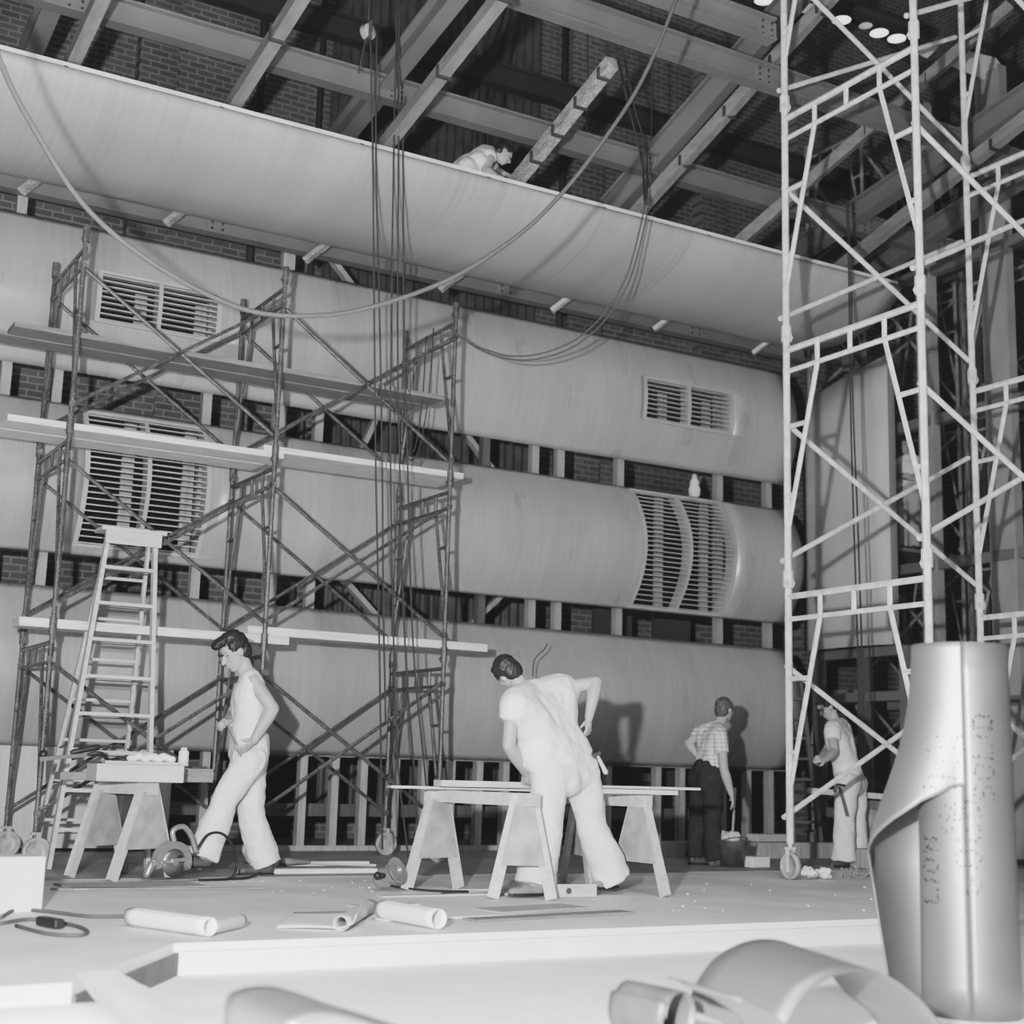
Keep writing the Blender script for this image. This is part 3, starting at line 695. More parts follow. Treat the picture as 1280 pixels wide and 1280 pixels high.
hb(pA.x, 11.75, pB.x, 11.75, H2+.002, .25, .11, 'rough end of a beam beside the broad plank', LUMBD)
pA = at(72, 985, 11.5)
hb(pA.x, 11.55, pA.x+.35, 11.55, H2+.002, .2, .06, 'narrow board end at the left of the tool sawhorse', LUMBD)
tag(MB().bar(at(1010, 988, 12.3), at(1190, 1003, 11.5), .12, .06).build('board', LUMB), 'pale board on the far sawhorse behind the stooping man', 'board', 'loose boards and planks')
# ---------------------------------------------------------------- ropes and cables
def rope(pts, r, m, name, lab, cat='rope', grp=None, n=8):
    return tag(MB().tube(bez(pts, n), r, 7).build(name, m, smooth=True), lab, cat, grp)
sw = [(-40, -60, 7.4), (0, 75, 7.9), (45, 165, 8.2), (110, 262, 8.4), (200, 335, 8.5), (300, 385, 8.6), (382, 395, 8.6), (460, 385, 8.6), (560, 350, 8.6), (640, 300, 8.6), (690, 255, 8.6), (740, 195, 8.6), (800, 105, 8.6), (845, 0, 8.6), (870, -80, 8.6)]
rope([at(x, y, Y) for x, y, Y in sw], .017, CABLE, 'swagged_cable', 'long thick cable hanging in one deep swag across the wall', 'cable')
grp = 'ropes hanging from the roof'
vr = [([(463, 40), (466, 200), (468, 420), (470, 600), (474, 800), (478, 1062)], 'rope hanging from the pulley, leftmost strand'),
      ([(471, 40), (470, 200), (475, 420), (478, 600), (479, 740), (482, 900)], 'rope hanging from the pulley, second strand'),
      ([(497, -20), (492, 200), (489, 420), (488, 560), (492, 800), (498, 960), (512, 1085)], 'rope reaching the floor beside the router, third strand'),
      ([(499, -20), (498, 200), (497, 400), (499, 560), (506, 800), (520, 990)], 'rope ending behind the front sawhorse, fourth strand'),
      ([(503, 120), (504, 230), (505, 420), (509, 560), (516, 800), (533, 985)], 'rightmost rope strand crossing the right scaffold frame')]
for pts, lab in vr: rope([at(x, y, 12.35) if y < 1000 else at(x, y, 12.2) for x, y in pts], .009, ROPE, 'hanging_rope', lab, 'rope', grp)
A = at(460, 40, 12.3); rt = empty('rope_pulley', A, 'round pulley block high on the ropes at upper left', 'pulley')
MB().lathe(A, [(.001, -.05), (.075, -.045), (.085, -.02), (.07, 0), (.085, .02), (.075, .045), (.001, .05)], Matrix.Rotation(math.pi/2, 3, 'X') @ Matrix.Rotation(.4, 3, 'Y')).build('sheave', STUD, rt, smooth=True)
MB().tube([A+V((0, 0, .02)), at(463, -30, 12.3)], .012, 6).build('hanger', ROPE, rt)
MB().box(A, (.04, .12, .2)).build('cheek', IRON, rt)
MB().tube([A+V((-.02, 0, -.08)), at(448, 92, 12.3)], .009, 6).build('sling', ROPE, rt)
for dx, lab in ((0, 'twin cable looping from roof to scaffold, upper strand'), (1, 'twin cable looping from roof to scaffold, lower strand')):
    pts = [(806, 255, 11.6), (800, 285, 11.6), (783, 345, 11.8), (755, 392, 12.0), (720, 424, 12.2), (680, 441, 12.4), (640, 445, 12.5), (605, 436, 12.6), (578, 424, 12.7), (560, 408, 12.85)]
    rope([at(x+dx*4, y+dx*5*(1 if x > 600 else .4), Y) for x, y, Y in pts], .009, CABLE, 'looped_cable', lab, 'cable', 'twin cable looping to the scaffold')
for dx, lab in ((0, 'rope in front of the side panel, left strand'), (5, 'rope in front of the side panel, right strand')):
    rope([at(1058+dx*.4, 250, 12.0), at(1061+dx*.5, 340, 12), at(1063+dx*.6, 500, 12), at(1067+dx, 650, 12), at(1072+dx, 806, 12), at(1074+dx, 900, 12)], .01, ROPE, 'hanging_rope', lab, 'rope', grp)
A = at(1060, 450, 12.1); rt = empty('rope_pulley', A, 'pulley block hanging just above the side panel', 'pulley')
MB().lathe(A, [(.001, -.05), (.1, -.045), (.11, -.02), (.09, 0), (.11, .02), (.1, .045), (.001, .05)], Matrix.Rotation(math.pi/2, 3, 'X') @ Matrix.Rotation(.4, 3, 'Y')).build('sheave', STEELD, rt, smooth=True)
MB().box(A, (.05, .13, .24)).build('cheek', STEEL, rt)
for px, lab in ((733, 'thin line of rigging above the loose timber, left'), (813, 'thin line of rigging left of the sloping steel')):
    rope([at(px, -40, 13.5), at(px+2, 90, 13.5), at(px+1, 180, 13.5)], .01, ROPE, 'hanging_rope', lab, 'rope', grp)
rope([at(768, 50, 12.6), at(785, 130, 12.6), at(802, 200, 12.5), at(806, 255, 11.8)], .012, ROPE, 'hanging_rope', 'dark sling from the roof to the twin cable, left part', 'rope', grp)
rope([at(776, 50, 12.7), at(792, 130, 12.7), at(808, 190, 12.5), at(808, 255, 11.8)], .012, ROPE, 'hanging_rope', 'dark sling from the roof to the twin cable, right part', 'rope', grp)
sl = [((542, 410), (535, 500), (524, 560), (515, 575), (506, 570)), ((533, 420), (528, 500), (520, 555), (512, 568), (504, 560))]
for s_, lab in zip(sl, ('loop of cord hanging inside the right scaffold frame, outer', 'loop of cord hanging inside the right scaffold frame, inner')):
    rope([at(x, y, 13.2) for x, y in s_], .007, ROPE, 'rope_loop', lab, 'cord', 'cord loops on the scaffold')
rope([at(666, 845, 13.9), at(668, 825, 13.8), at(680, 812, 13.8), at(684, 805, 13.9)], .006, ROPE, 'bent_wire', 'thin bent wire sticking up behind the bending man', 'wire')
# ---------------------------------------------------------------- felt/linoleum roll standing in front
def roll():
    B = flr(1215, 1268, PZ); q_ = (CH-PZ)/1.14; R = .2475*q_; zz_ = lambda z_: CH+(z_-CH)*q_; z0, z1 = PZ, zz_(1.615)
    fdir = math.atan2(-B.y, -B.x)           # towards the camera
    left = 1
    def pt(phi, r, zz):                      # phi 0 = facing camera, + = to the left in the picture
        a = fdir - phi; return V((B.x+r*math.cos(a), B.y+r*math.sin(a), zz))
    lean = lambda zz: V((0, 0, 0))
    root = empty('linoleum_roll', V((B.x, B.y, z0)), 'big upright roll of sheet flooring with a loose flared flap, right foreground', 'roll')
    n = 48
    mb = MB().grid([[pt(2*math.pi*k/n, R*(1-.05*(zz-z0)/(z1-z0)), zz) for k in range(n+1)] for zz in [z0+(z1-z0)*i/12 for i in range(13)]])
    mb.build('rolled_sheet', LINO, root, smooth=True, solid=-.008)
    mb = MB(); rows = []
    pm = math.radians(172)
    # bottom edge height of the flap by angle
    def zbot(ph):
        d = math.degrees(ph)
        ks = [(0, zz_(.88)), (14, zz_(.87)), (40, zz_(.80)), (60, zz_(.70)), (78, zz_(.60)), (92, zz_(.50)), (98, zz_(.1)), (104, z0), (180, z0)]
        for (a, za), (b, zb_) in zip(ks, ks[1:]):
            if a <= d <= b: return za+(zb_-za)*(d-a)/(b-a)
        return z0
    def rad(ph, zz):
        t = (zz-z0)/(z1-z0); s = 1 if t < .12 else 1
        fl = .012 + .235*math.exp(-((t-.38)/.30)**2) + .02*(1-t)
        if t < .38: fl = .012+.235-(.38-t)*.22
        d = math.degrees(ph); w = math.sin(math.pi*min(max((d-8)/165, 0), 1))**1.3
        return R*(1-.05*t)+.006+fl*w*q_
    m_ = 60; q = 26
    for i in range(m_+1):
        ph = pm*i/m_; zb_ = zbot(ph); rows.append([pt(ph, rad(ph, zb_+(z1-zb_)*j/q), zb_+(z1-zb_)*j/q) for j in range(q+1)])
    mb.grid(rows).build('loose_flap', LINO, root, smooth=True, solid=.008)
    # dotted stencil writing, reading upwards
    G = {'G': ['0110', '1001', '1000', '1011', '1001', '0110'], 'O': ['0110', '1001', '1001', '1001', '1001', '0110'], 'L': ['1000', '1000', '1000', '1000', '1000', '1111'],
         'D': ['1110', '1001', '1001', '1001', '1001', '1110'], 'I': ['1', '1', '1', '1', '1', '1'], 'N': ['1001', '1101', '1101', '1011', '1011', '1001'], 'S': ['0111', '1000', '0110', '0001', '0001', '1110'], '.': ['0', '0', '0', '0', '0', '1'], ' ': ['0']*6}
    def write(text, phi0, zs, cell, root_, flap=False, name='stencil_pattern'):
        zs = zz_(zs); cell = cell*q_; rnd = random.Random(len(text)+int(zs*100)); mk = MB(); zc = zs
        for ch in text:
            g = G[ch]
            for cc in range(len(g[0])):
                for rr in range(6):
                    if g[rr][cc] == '1':
                        for h_ in range(2):
                            zz = zc+cc*cell+rnd.uniform(-.4, .4)*cell; ph = phi0+(3-rr)*cell/R+rnd.uniform(-.3, .3)*cell/R
                            r_ = (rad(max(ph, 0), zz)+.012) if flap else R*(1-.05*(zz-z0)/(z1-z0))+.003
                            if rnd.random() < .75: p = pt(ph, r_, zz); mk.ell(p, rnd.uniform(.0025, .0052), n=5, m=4)
            zc += (len(g[0])+1.2)*cell
        return tag(mk.build(name, INK, root_), kind='stuff')
    dl = math.radians
    write('GOLD', dl(-4), .36, .024, root); write('III', dl(12), .66, .026, root); write('SOLID', dl(-25), .82, .02, root)
    write('LION', dl(46), .30, .02, root)
    write('II.', dl(22), .87, .024, root, True); write('III', dl(16), 1.0, .03, root, True)
roll()
# ---------------------------------------------------------------- curled sheets in the near foreground
def sheet(P, name, lab, m, nu=40, nv=10, solid=.006):
    rows = [[P(i/nu, j/nv) for j in range(nv+1)] for i in range(nu+1)]
    return tag(MB().grid(rows).build(name, m, smooth=True, solid=solid), lab, 'sheet', 'curled sheets in the foreground')
def curve3(pts): return bez(pts, 8)
def ribbon(pts, w, name, lab, m, taper=None):
    c = curve3(pts); n = len(c)-1; w = V(w)
    rows = []
    for i, p in enumerate(c):
        k = taper(i/n) if taper else 1; rows.append([p + w*k*(j/6) for j in range(7)])
    return tag(MB().grid(rows).build(name, m, smooth=True, solid=.006), lab, 'sheet', 'curled sheets in the foreground')
G_ = lambda px, py, Y: at(px, py, Y)
# big hump
ribbon([G_(860, 1262, 4.6), G_(868, 1232, 4.6), G_(895, 1196, 4.6), G_(938, 1175, 4.6), G_(985, 1178, 4.6), G_(1030, 1208, 4.6), G_(1058, 1240, 4.6), G_(1085, 1262, 4.6), G_(1104, 1290, 4.6)], (.1, -.42, -.07), 'curled_sheet', 'large arched grey sheet curling up at the bottom of the picture', LINO)
def tube_roll(a, b, r, lab, m, turns=1.15, name='curled_sheet', grow=.25, start=0, n=46):
    a = V(a); b = V(b); d = (b-a).normalized(); x = d.cross(V((0, 0, 1))).normalized(); y = x.cross(d); rows = []
    for i in range(n+1):
        an = start+2*math.pi*turns*i/n; rr = r*(1+grow*i/n)
        rows.append([a+(b-a)*(j/8)+rr*(math.cos(an)*x+math.sin(an)*y) for j in range(9)])
    return tag(MB().grid(rows).build(name, m, smooth=True, solid=.006), lab, 'sheet', 'curled sheets in the foreground')
A = at(782, 1256, 4.6)
tube_roll(A, A+V((.07, -.24, -.01)), .085, 'rolled dark sheet with a round open mouth left of the large arch', LINOB, 1.1)
ribbon([G_(833, 1222, 4.4), G_(850, 1228, 4.2), G_(880, 1240, 4.2), G_(905, 1255, 4.2), G_(925, 1275, 4.2), G_(940, 1300, 4.2)], (.05, -.25, -.02), 'curled_sheet', 'narrow sagging sheet between the rolled sheet and the arch', LINO)
ribbon([G_(279, 1300, 4.4), G_(282, 1250, 4.4), G_(300, 1236, 4.4), G_(335, 1232, 4.4), G_(370, 1240, 4.4), G_(410, 1254, 4.4), G_(450, 1266, 4.4), G_(500, 1282, 4.4)], (.1, -.3, -.05), 'curled_sheet', 'dark grey sheet curving up at bottom left', LINO)
# ---------------------------------------------------------------- paper rolls on the stage edge
def paper_roll(pa, pb, r, lab, m=PAPER, cap=True):
    a, b = flr(*pa), flr(*pb); a.z = b.z = r+.004
    o = MB(); d = (b-a).normalized(); x = d.cross(V((0, 0, 1))).normalized(); y = V((0, 0, 1)); rows = []
    for i in range(41):
        an = 2*math.pi*1.3*i/40-1; rr = r*(.82+.18*i/40); rows.append([a+(b-a)*(j/10)+rr*(math.cos(an)*x+math.sin(an)*y) for j in range(11)])
    return tag(o.grid(rows).build('paper_roll', m, smooth=True, solid=.003), lab, 'paper roll', 'paper rolls on the stage edge')
paper_roll((163, 1158), (262, 1172), .052, 'white paper roll at left, lying in front of the saw')
paper_roll((478, 1150), (548, 1163), .06, 'white paper roll with a dark band, right of the curled paper')
A = flr(528, 1158); B_ = flr(548, 1162)
def curled(pa, pb, pc, lab):
    a, b, c = [flr(*p) for p in (pa, pb, pc)]
    def P(u, v):
        p = a.lerp(b, u)+(c-a)*v; z_ = .008+.13*max(0, u-.72)**1.2*3; return V((p.x-.15*max(0, u-.85)*3, p.y, z_+.01*math.sin(v*5+u*3)))
    return tag(MB().grid([[P(i/20, j/8) for j in range(9)] for i in range(21)]).build('loose_paper', PAPER, smooth=True, solid=.003), lab, 'paper', 'loose papers on the stage')
curled((345, 1162), (458, 1166), (368, 1140), 'white sheet of paper curling up at its right end on the stage edge')
a = flr(420, 1166); paper_roll((425, 1166), (462, 1142), .045, 'short grey cone of rolled paper at the end of the curled sheet', PAPERG)
paper_roll((262, 1170), (300, 1161), .04, 'short flared end of paper right of the left roll', PAPERG)
# scraps
rnd = random.Random(4)
def scrap(px, py, w, l, rz, lab, m=PAPERG, t=.012, cat='offcut'):
    p = flr(px, py); o = MB().box((p.x, p.y, t/2+.002), (l, w, t), rz).build('offcut', m); return tag(o, lab, cat, 'offcuts on the stage')
scrap(165, 1108, .5, 1.0, .05, 'flat sheet of board on the floor in front of the left sawhorse', STUD)
scrap(200, 1112, .05, 1.5, -.12, 'thin strip lying beside the flat board sheet', LUMBD)
scrap(590, 1147, .1, 1.3, .06, 'long pale offcut right of the paper rolls', LIGHTPLANK)
scrap(665, 1137, .3, .8, .2, 'wide thin offcut in front of the front sawhorse', STUD)
scrap(690, 1146, .16, 1.3, .15, 'narrow board offcut below the bending man', LUMBD)
scrap(560, 1120, .09, 1.1, .02, 'lath on the floor under the front sawhorse', LUMB)
scrap(620, 1113, .06, .8, -.05, 'second lath between the sawhorse legs', LUMB)
scrap(480, 1133, .1, .5, .1, 'short offcut left of the front sawhorse', LUMB)
for i in range(46):
    px, py = rnd.uniform(280, 480), rnd.uniform(1100, 1118)
    if i > 22: px, py = rnd.uniform(820, 1110), rnd.uniform(1105, 1140)
    p = flr(px, py); s_ = rnd.uniform(.005, .013)
    tag(MB().ell((p.x, p.y, s_*.4), (s_, s_*.8, s_*.5), n=6, m=4).build('wood_chip', PAPER if i % 3 == 0 else LUMB), 'small pale wood chip on the stage floor', 'wood chip', 'wood chips scattered on the stage')
# planks lying behind the saw
for i, (a, b, w, lab) in enumerate([((300, 1093), (478, 1093), .14, 'long board on the floor behind the saw cord, nearest'), ((345, 1083), (470, 1084), .12, 'long board on the floor behind the walking man, farther'), ((905, 1060), (1010, 1062), .2, 'board on the floor behind the bucket')]):
    a = flr(*a); b = flr(*b); tag(MB().bar((a.x, a.y, .022), (b.x, a.y, .022), w, .04).build('board', LIGHTPLANK), lab, 'board', 'loose boards and planks')
o = MB().bar((9.9, 13.4, .09), (13.3, 13.2, .09), .3, .18).build('timber_kerb', STUD); tag(o, 'low pale timber along the floor behind the white tower', 'timber')
# push broom lying on floor
A = flr(385, 1084); B_ = flr(470, 1086); rt = empty('broom', A, 'broom lying on the floor with its handle to the right', 'broom')
MB().tube([A+V((0, 0, .04)), V((B_.x, B_.y, .03))], .013, 6).build('handle', LUMB, rt); MB().cap(A+V((-.22, 0, .05)), A+V((0, 0, .045)), .06, .03, flat=.6).build('bristles', LUMBD, rt, smooth=True)
# white carton at left edge
A = flr(18, 1141); rt = tag(MB().box((A.x-.02, A.y+.12, .16), (.34, .24, .32), .1).build('white_carton', CARD, bevel=.008), 'plain pale carton at the left edge of the picture', 'box')
# floor cable at left
pts = [(0, 1150), (20, 1140), (60, 1142), (110, 1148), (165, 1148)]
rope([flr(*p)+V((0, 0, .012)) for p in pts], .011, CABLE, 'floor_cable', 'dark cable running from the left edge to the paper roll', 'cable')
pts = [(0, 1157), (40, 1152), (85, 1158), (108, 1166), (100, 1172), (60, 1170), (20, 1160)]
rope([flr(*p)+V((0, 0, .012)) for p in pts], .011, CABLE, 'floor_cable', 'looped cable on the floor at the left edge', 'cable')
A = flr(62, 1160); rt = tag(MB().box((A.x, A.y, .03), (.06, .22, .05), .25).build('cable_plug', BLACK, bevel=.01), 'black connector block on the looped cable', 'connector')
# ---------------------------------------------------------------- circular saw
def saw():
    P = flr(212, 1101); rt = empty('circular_saw', P, 'portable circular saw standing on the floor by the walking man', 'saw')
    S = 1.3; c = P+V((0, 0, .145*S/1.3)); Ry = Matrix.Rotation(math.pi/2, 3, 'X') @ Matrix.Identity(3)
    yaw = Matrix.Rotation(.25, 3, 'Z'); Rr = yaw @ Ry
    X = yaw @ V((1, 0, 0)); N_ = yaw @ V((0, -1, 0)); Z = V((0, 0, 1))
    MB().lathe(c+N_*.03, [(.001, 0), (.03, .004), (.105, .002), (.105, -.002), (.001, -.004)], Rr, 28).build('blade', BLADE, rt, smooth=True)
    gd = MB(); n = 22; pr = []
    for i in range(n+1):
        a = math.radians(-20+220*i/n); pr.append(c+(X*math.cos(a)+Z*math.sin(a))*.155)
    inn = [c+(X*math.cos(math.radians(-20+220*i/n))+Z*math.sin(math.radians(-20+220*i/n)))*.098 for i in range(n+1)]
    for i in range(n):
        for o1 in (N_*.05,): gd.add([pr[i]+o1, pr[i+1]+o1, inn[i+1]+o1, inn[i]+o1], [(0, 1, 2, 3)])
        gd.add([pr[i]+N_*.05, pr[i+1]+N_*.05, pr[i+1]-N_*.03, pr[i]-N_*.03], [(3, 2, 1, 0)]); gd.add([inn[i]+N_*.05, inn[i+1]+N_*.05, inn[i+1]-N_*.03, inn[i]-N_*.03], [(0, 1, 2, 3)])
    gd.build('blade_guard', ALU, rt, smooth=True)
    MB().tube([c+N_*.03, c+N_*.07], .028, 12).build('arbor_nut', ALU, rt)
    MB().bar(c+N_*.055-X*.11, c+N_*.055+X*.12+Z*.02, .012, .025).build('guard_bar', ALU, rt)
    MB().box(P+V((0, 0, .012))+X*.02, (.42, .2, .012), m=yaw).build('shoe_plate', ALU, rt)
    MB().cap(c-N_*.04+X*.06+Z*.02, c-N_*.2+X*.14+Z*.03, .08, .07).build('motor', BLACK, rt, smooth=True)
    MB().cap(c-N_*.03+X*.1+Z*.06, c-N_*.03+X*.15-Z*.02, .05, .055).build('gear_case', ALU, rt, smooth=True)
    h = bez([c+X*.02+Z*.14, c+X*.0+Z*.23, c+X*.09+Z*.26, c+X*.17+Z*.18, c+X*.22+Z*.06], 6)
    MB().tube(h, .022, 8).build('handle', ALU, rt, smooth=True)
    MB().cap(c-X*.17-Z*.02, c-X*.2-Z*.09, .035, .03).build('front_knob', ALU, rt, smooth=True)
    cd = bez([c+X*.22+Z*.08, c+X*.32+Z*.2, c+X*.46+Z*.2, c+X*.58+Z*.07, c+X*.6-Z*.08, V((c.x+.45, c.y-.05, .012)), V((c.x+.2, c.y-.1, .012)), V((c.x+.6, c.y-.0, .012)), V((c.x+.75, c.y+.05, .05))], 8)
    MB().tube(cd, .011, 6).build('power_cord', BLACK, rt, smooth=True)
saw()
def router():
    P = flr(490, 1116); rt = empty('router', P, 'round-bodied router lying beside the front sawhorse leg', 'power tool')
    ax = V((.35, -.6, .35)).normalized(); R = ax.to_track_quat('Z', 'Y').to_matrix(); c = P+V((0, 0.1, .11))
    MB().lathe(c-ax*.1, [(.001, 0), (.045, 0), (.06, .02), (.06, .06), (.075, .065), (.075, .09), (.06, .1), (.06, .15), (.08, .155), (.08, .175), (.05, .18), (.045, .2), (.001, .2)], R, 20).build('motor_body', ALU, rt, smooth=False)
    MB().lathe(c+ax*.1, [(.1, 0), (.1, .015), (.04, .015), (.04, 0), (.1, 0)], R, 20).build('base_ring', ALU, rt)
    for s in (-1, 1): MB().cap(c+R @ V((s*.09, 0, .02)), c+R @ V((s*.16, 0, .03)), .02, .03).build('grip_knob', BLACK, rt, smooth=True)
    MB().tube(bez([c-ax*.1, P+V((.1, .15, .03)), P+V((.3, .0, .012)), P+V((.55, -.15, .012)), P+V((.25, -.3, .012))], 8), .01, 6).build('power_cord', BLACK, rt)
router()
# tools on the left sawhorse
zt2 = H2+.14
A = V((at(120, 972, 11.3).x, 11.25, H2+.133))
rt = empty('hand_plane', A+V((-.15, .0, 0)), 'dark hand tool with a round knob on the tool sawhorse', 'hand tool')
MB().bar(A+V((-.45, 0, .02)), A+V((-.1, 0, .06)), .07, .03).build('body', IRON, rt); MB().ell(A+V((-.42, 0, .055)), .035).build('knob', BLACK, rt, smooth=True); MB().cap(A+V((-.2, 0, .08)), A+V((-.02, 0, .12)), .02, .025).build('handle', BLACK, rt, smooth=True)
o = MB().bar(A+V((.05, .05, .012)), A+V((.62, .05, .012)), .1, .022).build('lath', LUMB); tag(o, 'short pale lath lying on the broad plank', 'lath')
mbp = MB()
for i in range(7): mbp.ell(A+V((.28+.05*i, .08, .045+.02*(i % 2))), (.05, .05, .03), n=8, m=5)
o = organic('crumpled_cloth', mbp, PAPER, voxel=.01, smooth=2, disp=.02, dscale=.03); tag(o, 'crumpled white cloth on the broad plank', 'cloth')
rt = empty('glue_can', A+V((.7, 0, 0)), 'small pale can on the end of the broad plank', 'can'); MB().lathe(A+V((.66, 0, .0)), [(.001, 0), (.04, 0), (.04, .11), (.025, .12), (.025, .14), (.001, .14)]).build('can_body', CARD, rt, smooth=True)
mbp = MB().tube(bez([A+V((-.2, .03, .03)), A+V((-.02, -.05, .08)), A+V((.08, .03, .03)), A+V((.16, -.04, .05))], 6), .015, 6); tag(mbp.build('cord_coil', BLACK, smooth=True), 'short dark cord heaped at the left of the broad plank', 'cord')
# spirit level + bucket etc
A = flr(716, 1122); rt = empty('spirit_level', A, 'pale wooden spirit level standing on edge between the bending man\'s feet', 'level')
MB().box(A+V((0, .0, .05)), (.38, .03, .09), -.1).build('level_body', LUMB, rt); MB().lathe(A+V((-.05, -.02, .05)), [(.001, 0), (.022, 0), (.022, .006), (.001, .006)], Matrix.Rotation(math.pi/2, 3, 'X')).build('vial', IRON, rt)
A = flr(915, 1084); rt = empty('bucket', A, 'galvanised bucket beside the man in the plaid shirt', 'bucket')
MB().lathe(A, [(.001, .005), (.12, .005), (.125, .0), (.155, .26), (.162, .265), (.162, .275), (.15, .275), (.12, .02)]).build('pail', TIN, rt, smooth=True)
MB().tube(bez([A+V((-.16, 0, .26)), A+V((-.1, -.12, .3)), A+V((.1, -.12, .3)), A+V((.16, 0, .26))], 6), .005, 5).build('bail', IRON, rt)
mbp = MB()
rnd = random.Random(2)
for i in range(10): mbp.ell(A+V((rnd.uniform(-.09, .09), rnd.uniform(-.09, .09), .27+rnd.uniform(0, .07))), .05, n=7, m=5)
o = organic('rag_heap', mbp, PAPERG, voxel=.012, smooth=1, disp=.03, dscale=.03); tag(o, 'rags heaped in the bucket', 'rags')
B_ = at(919, 985, A.y+.35); tag(MB().tube([A+V((.03, .05, .1)), B_], .014, 6).build('mop_handle', STUD), 'wooden handle standing in the bucket', 'handle')
A = flr(943, 1084); tag(MB().box((A.x, A.y, .055), (.26, .2, .11), .1).build('white_block', CARD, bevel=.01), 'small white block on the floor right of the bucket', 'block')
A = flr(980, 1070); tag(MB().box((A.x-.1, A.y+.2, .2), (.5, .2, .1), .1).build('white_block', PAPERG, bevel=.01), 'grey block on the low timber behind the white caster', 'block')
mbp = MB(); A = flr(1018, 1100)
for i in range(9): mbp.ell(A+V((rnd.uniform(-.15, .15), rnd.uniform(-.05, .05), .03+rnd.uniform(0, .06))), (.07, .05, .03), n=7, m=5)
o = organic('crumpled_paper', mbp, PAPER, voxel=.01, smooth=1, disp=.06, dscale=.05); tag(o, 'crumpled white paper on the floor beside the white caster', 'paper')
mbp = MB()
A = flr(1085, 1097)
for i in range(60):
    a = rnd.uniform(0, 6.28); p = A+V((rnd.uniform(-.35, .35), rnd.uniform(-.12, .12), 0)); mbp.tube([p, p+V((math.cos(a)*.12, math.sin(a)*.08, rnd.uniform(.03, .12)))], .004, 4)
o = mbp.build('shavings_heap', STUD); tag(o, 'low heap of dark shavings beside the standing roll', 'shavings', kind='stuff')
A = flr(1105, 1085); tag(MB().box((A.x, A.y, .1), (.7, .3, .2), .0).build('packing_crate', STUD, bevel=.01), 'low crate behind the stooping man at right', 'crate')
# leaning stepladder in the right background
rt = empty('dark_ladder', V((11.3, 13.2, 0)), 'dark ladder leaning behind the left post of the white tower', 'ladder')
p0, p1, q0, q1 = at(992, 1055, 13.4), at(985, 850, 14.3), at(1026, 1055, 13.3), at(1000, 850, 14.2)
for a, b in ((p0, p1), (q0, q1)): MB().bar(a, b, .05, .08).build('rail', STUDD, rt)
for k in range(1, 8): MB().bar(p0.lerp(p1, k/8), q0.lerp(q1, k/8), .05, .03).build('rung', STUDD, rt)
# ---------------------------------------------------------------- people
def frame3(f, u):
    f = V(f).normalized(); s = f.cross(V(u)).normalized(); u = s.cross(f); return f, s, u      # forward, right, up
def head_prims(mb, c, f, u, s=1.):
    f, sd, u = frame3(f, u); R = Matrix((sd, f, u)).transposed(); c = V(c)
    L = lambda x, y, z_: c + (sd*x+f*y+u*z_)*s
    mb.ell(L(0, -.012, .03), V((.076, .094, .088))*s, R, 20, 14)
    mb.ell(L(0, .022, -.035), V((.058, .068, .078))*s, R, 18, 12)
    mb.ell(L(0, .052, -.088), V((.032, .028, .022))*s, R, 12, 8)      # chin
    mb.cap(L(0, .078, .018), L(0, .104, -.022), .009*s, .0145*s, 8)   # nose
    mb.ell(L(0, .074, .038), V((.05, .016, .012))*s, R, 12, 6)        # brow
    for q in (-1, 1):
        mb.ell(L(q*.038, .062, -.018), V((.02, .018, .018))*s, R, 10, 6)   # cheek
        mb.ell(L(q*.074, -.008, -.004), V((.010, .02, .031))*s, R, 10, 8)  # ear
    mb.ell(L(0, .084, -.052), V((.023, .010, .007))*s, R, 10, 6)       # lips
    mb.ell(L(0, .082, -.064), V((.019, .010, .006))*s, R, 10, 6)
    return L, R
def hand_prims(mb, w, d, n, curl=.5, s=1., thumb=1):
    """w wrist, d hand direction, n palm normal, thumb side sign"""
    d = V(d).normalized(); n = V(n); n = (n-d*n.dot(d)).normalized(); sd = d.cross(n)*thumb; w = V(w)
    mb.cap(w, w+d*.045*s, .024*s, .034*s, 12, .62, n); mb.cap(w+d*.04*s-sd*.014*s, w+d*.078*s-sd*.018*s, .022*s, .02*s, 10, .6, n); mb.cap(w+d*.04*s+sd*.014*s, w+d*.08*s+sd*.018*s, .022*s, .02*s, 10, .6, n)
    for i, ln in enumerate((.072, .082, .076, .058)):
        off = (1.5-i)*.0205*s; p = w+d*(.086-.004*abs(i-1))*s+sd*off; a = curl
        d1 = (d*math.cos(a)+n*math.sin(a)); d2 = (d*math.cos(a*2.1)+n*math.sin(a*2.1)); d3 = (d*math.cos(a*3)+n*math.sin(a*3))
        l = ln*s; p1 = p+d1*l*.42; p2 = p1+d2*l*.33; p3 = p2+d3*l*.25
        mb.cap(p, p1, .0098*s, .0088*s, 8); mb.cap(p1, p2, .0088*s, .008*s, 8); mb.cap(p2, p3, .008*s, .0068*s, 8)
    t0 = w+d*.025*s+sd*.028*s; t1 = t0+(d*.6+sd*.65+n*.35).normalized()*.038*s; t2 = t1+(d*.85+sd*.15+n*.55).normalized()*.03*s
    mb.cap(t0, t1, .014*s, .011*s, 8); mb.cap(t1, t2, .011*s, .0085*s, 8)
